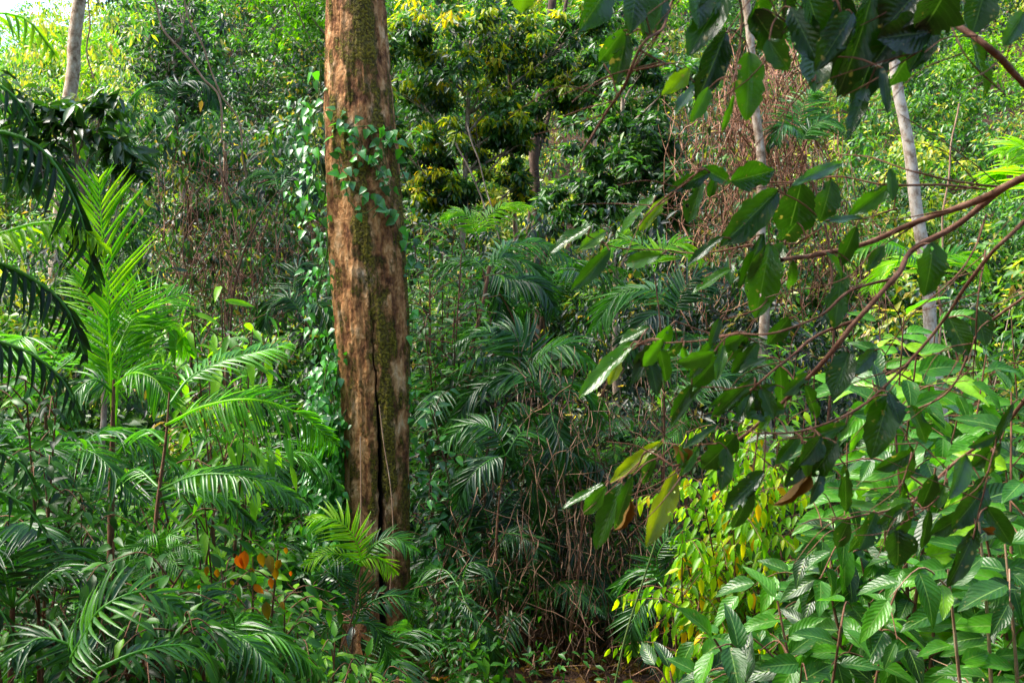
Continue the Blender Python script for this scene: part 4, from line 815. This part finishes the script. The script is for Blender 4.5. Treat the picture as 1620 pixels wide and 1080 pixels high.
bshrub('hanging narrow leaved shrub below the long bright palm frond', (330, 950), 5.4, [(240, 720), (300, 720), (360, 700), (320, 760), (200, 740)], .16, .4, tone=.7, mat='mid', asp=.28, tm=LEAFM, sub=6, sublen=.35, hang=1.0, name='leafy_shrub')
bshrub('dark oval leaved shrub at the far left below the drooping fronds', (60, 950), 4.6, [(40, 600), (90, 620), (130, 700), (60, 760), (150, 800), (20, 850), (100, 880)], .085, .5, tone=.35, mat='mid', asp=.45, tm=LEAFM, sub=11, sublen=.35, name='leafy_shrub')
def orange_extra(t, O, D, N):
    f = MB(); q = [(350, 905, .03), (395, 900, .03), (478, 850, .04), (485, 885, .03), (425, 880, .04), (410, 920, .035), (470, 930, .04), (377, 882, .05), (362, 878, .045), (417, 855, .09), (440, 858, .07), (452, 862, .08), (462, 880, .06), (455, 895, .05), (405, 862, .07), (470, 868, .06), (430, 905, .06), (448, 930, .08)]
    pts = np.array([P(x, y - 8, 5.0) for x, y, s in q]) + [0, -.35, 0]; s = np.array([v[2] for v in q])
    f.leaves(pts, nrm(RNG.normal(0, .3, (len(q), 3)) + [0, 0, -1]), [0, -1, .3], s * 1.1, s * .62, LEAFM, RNG.random(len(q)) ** 2, .2, .2)
    o = f.build('orange_leaves', M['orange'], t); o['label'] = 'orange and red old leaves near the top'
bshrub('bush with a few orange and red leaves left of the mossy trunk foot', (430, 1100), 5.0, [(400, 880), (440, 870), (350, 900), (450, 950), (400, 980), (340, 960), (470, 1000), (380, 1040)], .09, .3, tone=.65, mat='mid', asp=.5, tm=LEAFM, sub=10, sublen=.3, name='leafy_shrub', extra=orange_extra)
bshrub('dark leafy bush at bottom left between the palm stems', (200, 1200), 4.2, [(120, 880), (180, 850), (230, 930), (150, 960), (60, 980), (290, 900), (300, 980), (220, 1030)], .10, .4, tone=.3, mat='mid', asp=.42, tm=LEAFM, sub=10, sublen=.3, name='leafy_shrub')
bshrub('light leafy sprigs at the very bottom left of the mossy trunk', (500, 1250), 4.6, [(470, 1020), (530, 1010), (420, 1040), (580, 1040), (500, 1060), (620, 1065)], .085, .2, tone=.75, mat='mid', asp=.45, tm=LEAFM, sub=9, sublen=.22, name='leafy_shrub')
bshrub('glossy vine leaved bush hugging the right side of the trunk foot', (715, 1100), 9.3, [(680, 720), (710, 780), (695, 850), (720, 900), (700, 980), (740, 830), (680, 640)], .13, .3, tone=.5, mat='vine', asp=.6, tm=LEAFM, sub=9, sublen=.4, name='leafy_shrub', r=.014)
bshrub('dense dark leafed bush just right of the trunk at mid height', (700, 900), 10.5, [(680, 440), (720, 480), (690, 560), (740, 540), (700, 620), (670, 500), (760, 470), (730, 400)], .13, .6, tone=.4, mat='mid', asp=.42, tm=LEAF, sub=16, sublen=.6, name='leafy_shrub', r=.02)
bshrub('bright small leaved bush right of the trunk below the golden tree', (690, 700), 13, [(680, 350), (720, 340), (700, 400), (750, 390), (650, 330)], .15, .6, tone=.8, mat='mid', asp=.42, tm=LEAF, sub=16, sublen=.7, name='leafy_shrub', r=.02)
bshrub('thin willowy bush of light leaves beside the thin white trunk base', (1240, 800), 9, [(1230, 540), (1260, 560), (1280, 600), (1220, 600)], .14, .4, tone=.9, mat='mid', asp=.25, tm=LEAFM, sub=7, sublen=.35, hang=-.2, name='leafy_shrub')
bshrub('grey green low bush at the gully edge below the twig tip', (1000, 800), 10, [(960, 620), (1000, 640), (1040, 660), (980, 700), (940, 720), (1020, 740)], .10, .5, tone=.6, mat='mid', asp=.5, tm=LEAF, sub=14, sublen=.5, name='leafy_shrub')
# bank shrubs (copies)
sp = [shrub('x', (0, 0, 0), [(RNG.normal(0, .55), RNG.normal(0, .5), RNG.uniform(.6, 1.5)) for _ in range(8)], mt, lf, .42, LEAF, tone=tn, sub=15, sublen=.5, name='leafy_shrub', r=.015) for mt, lf, tn in (('mid', .12, .35), ('mid', .09, .6), ('dark', .13, .5))]
done = set()
for i in range(62):
    y = 8.5 + 11 * RNG.random(); x = RNG.uniform(-1, 1) * (.55 * y + .5)
    if -2.3 < x < -.3 and y < 9.6: continue
    if abs(x - 1.3) < 1.8 and y < 14: continue
    v = RNG.integers(0, 3); v = 0 if (v == 2 and -.5 < x < 3.2 and y < 14) else v; loc = (x, y, float(ground_h(x, y)) - .05)
    w_ = 'on the left bank' if x < -1.4 else 'in the shaded gully' if x < 2.6 else 'on the right bank'
    lab = ('dark small leaved shrub ', 'green fine leaved shrub ', 'glossy dark big leaved shrub ')[v] + w_
    if v not in done:
        done.add(v); sp[v].location = loc; sp[v]['label'] = lab; sp[v]['group'] = lab.replace('shrub', 'shrubs')
    else: dup(sp[v], loc, RNG.uniform(0, 6.28), RNG.uniform(.8, 1.45), lab, lab.replace('shrub', 'shrubs'))

# ------------------------------------------------------------------ foreground boughs
def bough(label, d, branches, leaves, name='leafy_bough', dead=(), twigs=34, more=()):
    t = thing(name, label, 'branch', P(branches[0][0][0][0], branches[0][0][0][1], d))
    b = MB()
    for path, w0, w1 in branches:
        n = len(path) * 7; q = smooth_path([P(x, y, d + .08 * math.sin(i * 1.7 + x * .01)) for i, (x, y) in enumerate(path)], n)
        q += .0025 * np.stack([vnoise(q * 14 + k) for k in range(3)], -1)
        rr = np.linspace(w0, w1, n) / 2 * d / F * (1 + .12 * vnoise(np.stack([np.arange(n) * .8, np.zeros(n), np.zeros(n)], -1)))
        b.tube(q, rr, 8)
    bt = np.concatenate(b.V)
    for _ in range(twigs):
        e = bt[RNG.integers(len(bt))]; u = np.array([-1.0, RNG.normal(0, .3), RNG.normal(-.35, .5)]); u = nrm(u); Lt = RNG.uniform(.06, .24)
        q = smooth_path([e, e + u * Lt * .5 + RNG.normal(0, .012, 3), e + u * Lt + RNG.normal(0, .02, 3) + [0, 0, -.02]], 9); b.tube(q, np.linspace(.0016, .0007, 9), 5)
    f = MB(); st = MB()
    leaves = list(leaves); pj = bt; U = 810 + F * pj[:, 0] / pj[:, 1]; Vv = 540 - F * (pj[:, 2] - CAM[2]) / pj[:, 1]
    for x0, y0, x1, y1, nn in more:
        ok = np.where((U > x0) & (U < x1) & (Vv > y0) & (Vv < y1))[0]
        for q_ in RNG.choice(ok, nn):
            a_ = RNG.normal(2.0, .55); l_ = RNG.uniform(36, 78); bx_, by_ = U[q_] + RNG.normal(0, 10), Vv[q_] + RNG.uniform(-4, 14)
            leaves.append((bx_, by_, bx_ + l_ * math.cos(a_), by_ + l_ * math.sin(a_), l_ * RNG.uniform(.3, .46), RNG.uniform(.15, .7), 'u' if RNG.random() < .25 else 'f'))
    for L in leaves:
        bx, by, tx, ty, w_, tone = L[:6]; fl = L[6] if len(L) > 6 else 'f'
        z0 = d + RNG.normal(0, .05); p0 = P(bx, by, z0); p1 = P(tx, ty, z0 + RNG.normal(0, .03))
        N = {'f': np.array([RNG.normal(0, .3), -1, RNG.uniform(-.1, .25)]), 'u': np.array([RNG.normal(0, .2) - .1, -.75, .8]), 's': np.array([.5, -.5, .5])}[fl]
        D = p1 - p0; Ln = np.linalg.norm(D)
        cf = .22 if fl == 'f' else .12
        f.leaves(p0, D, N, Ln * 1.03, w_ * 1.12 * d / F, LEAFF, tone + RNG.normal(0, .06), cf * RNG.uniform(.2, 1.2), .22, .022, bite=.8)
        k = np.argmin(np.linalg.norm(bt - p0, axis=1)); e = bt[k]
        if np.linalg.norm(e - p0) < .22: b.tube(smooth_path([e, (e + p0) / 2 + [0, 0, .006], p0 + nrm(D) * .004], 6), .0016 * d / 2, 5)
    b.build('branches', M['twig'], t); f.build('foliage', M['bough'], t)
    for lab, bx, by, tx, ty, w_ in dead:
        g_ = MB(); p0 = P(bx, by, d - .03); p1 = P(tx, ty, d - .03)
        g_.leaves(p0, p1 - p0, [.3, -1, .2], np.linalg.norm(p1 - p0), w_ * d / F, LEAFF, .35, .5, 2.6, .05, bite=.6)
        o = g_.build('dead_leaf', M['dry'], t); o['label'] = lab
    return t
bough('nearest bough crossing from the right edge with large glossy leaves', 2.1,
      [([(1760, 240), (1650, 270), (1590, 296), (1530, 345), (1445, 395), (1415, 440), (1355, 507), (1290, 585), (1240, 632), (1175, 690), (1110, 722), (1065, 738)], 13, 4),
       ([(1700, 262), (1610, 286), (1545, 318), (1450, 352), (1370, 385), (1290, 402), (1237, 413)], 13, 7),
       ([(1355, 507), (1300, 528), (1255, 560), (1213, 594), (1180, 625)], 6, 3), ([(1240, 413), (1262, 385), (1300, 362)], 3.5, 2), ([(1262, 408), (1250, 435), (1225, 460), (1190, 492), (1145, 505)], 3.5, 2),
       ([(1640, 330), (1575, 395), (1530, 450), (1480, 525), (1420, 590), (1350, 650), (1262, 682), (1200, 684)], 7, 3),
       ([(1415, 440), (1350, 458), (1290, 502), (1210, 530), (1170, 527), (1130, 528), (1075, 512)], 5, 2.5), ([(1170, 527), (1100, 540), (1010, 545)], 3, 2),
       ([(1590, 296), (1500, 285), (1440, 270), (1380, 250), (1330, 245)], 4, 2), ([(1560, 300), (1480, 292), (1400, 292), (1330, 280), (1260, 288), (1170, 285), (1110, 268)], 4, 2),
       ([(1420, 330), (1370, 345), (1300, 350)], 3, 2), ([(1560, 340), (1520, 430), (1440, 500), (1400, 560)], 3.5, 2), ([(1460, 350), (1380, 400), (1335, 440), (1210, 470)], 2.5, 1.5),
       ([(1065, 738), (1030, 715), (1000, 745), (965, 765)], 3, 2), ([(1135, 700), (1090, 705), (1050, 700)], 2.5, 1.5), ([(1185, 388), (1110, 400), (1045, 395), (975, 392), (930, 372)], 3, 1.8), ([(1262, 385), (1185, 388)], 3, 2.5), ([(1110, 268), (1060, 312), (1030, 330)], 2, 1.5),
       ([(1010, 545), (985, 555)], 2, 1.5), ([(1350, 650), (1300, 735)], 2.5, 2), ([(1290, 585), (1285, 640), (1290, 690), (1280, 725)], 2.5, 1.5)],
      [(1155, 287, 1226, 270, 46, .4), (1112, 266, 1158, 288, 26, .4), (1125, 272, 1062, 300, 24, .3), (1112, 285, 1088, 352, 36, .3, 'u'), (1232, 300, 1145, 386, 48, .3), (1268, 288, 1246, 377, 68, .25, 'u'), (1315, 285, 1302, 348, 42, .35), (1332, 258, 1262, 286, 20, .5),
       (1422, 283, 1345, 342, 30, .55), (1262, 350, 1236, 384, 40, .1), (1218, 383, 1198, 500, 54, .65), (1208, 368, 1176, 452, 26, .25), (1040, 308, 980, 368, 28, .6, 'u'), (1058, 310, 1010, 364, 24, .85), (938, 356, 868, 398, 26, .55, 'u'), (958, 366, 918, 394, 22, .8), (966, 394, 908, 458, 26, .5),
       (1145, 374, 1086, 416, 18, .4, 'u'), (1158, 424, 1096, 462, 22, .6, 'u'), (1332, 428, 1322, 515, 42, .55), (1476, 383, 1470, 465, 54, .4), (1398, 388, 1372, 428, 20, .4), (1365, 345, 1300, 352, 18, .5, 'u'),
       (1028, 518, 980, 542, 24, .5, 'u'), (1062, 513, 1024, 578, 30, .65), (1050, 535, 1018, 582, 22, .75), (1000, 545, 915, 622, 28, .75, 'u'), (982, 560, 964, 606, 22, .95), (1010, 540, 962, 570, 22, .6, 'u'), (1132, 556, 1070, 582, 30, .55), (1138, 562, 1094, 615, 32, .5), (1180, 530, 1128, 556, 26, .5), (1200, 540, 1160, 590, 30, .4),
       (1096, 606, 1060, 662, 20, .5), (1112, 610, 1056, 678, 16, .4, 'u'), (1243, 648, 1158, 642, 38, .5), (1195, 595, 1128, 662, 30, .45), (1215, 566, 1168, 584, 18, .3, 'u'), (1138, 672, 1082, 708, 14, .5, 'u'), (1165, 686, 1112, 748, 46, .35), (1048, 698, 958, 762, 24, .98), (1040, 712, 1008, 772, 22, .5),
       (958, 764, 890, 802, 18, .5, 'u'), (960, 768, 922, 815, 26, .6), (985, 762, 943, 866, 38, .6, 'u'), (1002, 750, 968, 842, 20, .4), (1070, 742, 1026, 862, 36, .97), (1210, 744, 1148, 806, 34, .3), (1190, 770, 1162, 842, 26, .3), (1325, 698, 1282, 752, 44, .3), (1302, 740, 1288, 795, 20, .3), (1336, 732, 1340, 818, 24, .3),
       (1408, 618, 1380, 722, 50, .45), (1405, 622, 1428, 665, 30, .3), (1345, 555, 1318, 622, 42, .35), (1300, 690, 1270, 735, 34, .2), (1250, 500, 1215, 545, 26, .4), (1385, 552, 1352, 590, 26, .4), (1280, 590, 1240, 625, 24, .5)],
      dead=(('curled dry brown leaf hanging straight down', 1282, 722, 1240, 815, 15), ('small crumpled brown leaf at the branch tip', 1064, 705, 1080, 738, 16), ('rusty brown leaf hanging behind the pale ones', 994, 778, 982, 850, 13)), more=((1000, 480, 1300, 640, 20), (1080, 600, 1420, 760, 12), (1040, 240, 1420, 440, 8)))
bough('dark shaded leaves hanging from a bough above the top right edge', 1.75,  # low leaf tones below put this bough's shade into the leaf colour
      [([(1180, -120), (1100, -60), (1065, 0), (1050, 45), (1012, 78), (990, 130), (955, 185), (920, 240)], 6, 4), ([(1012, 78), (1040, 95), (1062, 102)], 3, 2), ([(1180, -120), (1290, -50), (1330, 20), (1340, 60)], 6, 3),
       ([(1140, -60), (1175, 30), (1168, 90), (1160, 130)], 4, 2), ([(1230, 25), (1270, 55), (1312, 90)], 4, 3), ([(1290, -50), (1400, -20), (1470, 10), (1500, 28)], 7, 6), ([(1500, 28), (1560, 72), (1620, 132), (1690, 200)], 9, 12), ([(1330, 20), (1300, 70), (1288, 128)], 3, 2), ([(1400, -20), (1420, 60), (1460, 80)], 4, 2), ([(1500, 28), (1530, 90), (1590, 150)], 3, 2)],
      [(965, -25, 922, 45, 50, .3), (1006, -25, 1002, 42, 40, .3), (1015, -25, 1024, 62, 42, .2, 'u'), (1050, -20, 1042, 50, 30, .3), (988, 46, 950, 98, 32, .5), (992, 52, 974, 132, 34, .25, 'u'), (957, 98, 922, 150, 10, .4, 'u'), (1155, -20, 1090, 80, 50, .35), (1105, -30, 1112, 32, 44, .3), (1148, 50, 1108, 155, 44, .05), (1092, 108, 1050, 150, 30, .85), (1102, 132, 1068, 180, 20, .5, 'u'), (1122, 138, 1098, 190, 24, .8),
       (1186, 82, 1183, 182, 52, .6), (1162, 148, 1142, 210, 12, .7), (1190, 15, 1234, 80, 52, .15), (1205, -15, 1195, 40, 40, .3), (1245, -20, 1238, 80, 62, .1), (1215, 62, 1246, 108, 40, .5), (1293, 72, 1290, 140, 52, .55), (1315, -20, 1288, 75, 40, .2, 'u'), (1348, 72, 1316, 134, 20, .3, 'u'), (1330, -10, 1338, 150, 66, .05), (1382, -20, 1342, 148, 60, .05), (1420, -25, 1428, 95, 60, .35), (1402, 30, 1358, 166, 52, .1), (1445, -10, 1505, 28, 84, .1), (1475, 50, 1392, 60, 60, .1), (1442, 80, 1408, 138, 52, .2),
       (1396, 105, 1406, 174, 18, .2, 'u'), (1372, 138, 1344, 208, 28, .3), (1505, -30, 1458, 62, 80, .1), (1528, 45, 1582, 148, 46, .25), (1440, 20, 1380, 100, 60, .05), (1300, -20, 1260, 60, 60, .1), (1350, 20, 1300, 100, 50, .1), (1480, 40, 1440, 110, 44, .15), (1460, -20, 1400, 40, 70, .1), (1270, -30, 1300, 50, 56, .15), (830, -25, 826, 22, 34, .9), (1620, 20, 1590, 70, 36, .5), (1250, 10, 1290, 90, 46, .1), (1390, -10, 1410, 60, 60, .1), (1560, -20, 1540, 50, 50, .3)])
bough('lower bough at the right edge with dark drooping leaves', 2.3,
      [([(1760, 520), (1640, 612), (1580, 682), (1510, 732), (1450, 790), (1400, 808), (1338, 820)], 8, 3), ([(1700, 400), (1620, 470), (1555, 520), (1500, 620), (1420, 660), (1380, 690)], 5, 2.5), ([(1560, 395), (1548, 470), (1540, 600)], 3, 2), ([(1450, 790), (1430, 760), (1452, 700)], 2.5, 1.5), ([(1580, 682), (1560, 760), (1540, 850)], 3, 1.5), ([(1500, 736), (1480, 790), (1425, 830)], 2.5, 1.5), ([(1338, 820), (1310, 815)], 2.5, 1.5)],
      [(1420, 830, 1424, 894, 52, .25), (1558, 768, 1518, 832, 46, .3), (1545, 832, 1508, 925, 32, .25), (1604, 636, 1572, 704, 14, .3, 'u'), (1584, 700, 1538, 738, 28, .35), (1345, 820, 1320, 870, 26, .25), (1385, 810, 1362, 868, 34, .3), (1500, 500, 1530, 560, 40, .3), (1545, 490, 1560, 545, 34, .3), (1560, 800, 1600, 860, 34, .35), (1440, 640, 1470, 700, 30, .4)],
      dead=(('small orange brown shred beside the drooping leaves', 1552, 836, 1568, 846, 12),), more=((1340, 600, 1640, 900, 12), (1350, 700, 1620, 860, 8)))

# ------------------------------------------------------------------ labels of the copies: say where each one stands
ANC = [('the thick mossy trunk', 590, 500), ('the thick mossy trunk foot', 600, 960), ('the mossy trunk top', 565, 60), ('the thin white trunk', 1208, 450), ('the white speckled trunk', 1450, 330), ('the upright bright palm', 175, 450), ('the spiny thin stem', 250, 760),
       ('the golden tipped tree', 760, 150), ('the yellow leaved bush', 1130, 840), ('the dark round leaved tree', 985, 240), ('the brown vine tangle', 1180, 260), ('the upper left grey trunk', 118, 90), ('the dark red sapling stem', 1415, 760),
       ('the orange leaved bush', 430, 880), ('the vine smothered tree', 290, 180), ('the pale leaning stick', 768, 290), ('the yellow green seedling palm', 560, 870), ('the top right hanging leaves', 1380, 90), ('the white green drooping frond', 960, 490), ('the dark gully floor', 900, 1000)]
used = set()
for o in [o for o in COL.objects if o.parent is None and o.get('group')]:
    x, y, z = o.matrix_basis.translation; hgt = .6 if o.name.startswith(('leafy', 'feather')) else 5.0
    u, v = 810 + F * x / y, 540 - F * (z + hgt - CAM[2]) / y
    core = o['label'].split(' on the')[0].split(' in the')[0].split(' right of')[0].split(' behind')[0].split(' among')[0]
    done_ = False
    for a in sorted(ANC, key=lambda a: (a[1] - u) ** 2 + (a[2] - v) ** 2):
        dx, dy = u - a[1], v - a[2]
        r1 = ('right of' if dx > 0 else 'left of'); r2 = ('below' if dy > 0 else 'above')
        for rel in ((r1 if abs(dx) > abs(dy) else r2), ('low and ' if dy > 0 else 'high and ') + r1, 'well ' + (r1 if abs(dx) > abs(dy) else r2), 'behind and ' + r1):
            L_ = core + ' ' + rel + ' ' + a[0]
            if L_ not in used and len(L_.split()) <= 16: used.add(L_); o['label'] = L_; done_ = True; break
        if done_: break
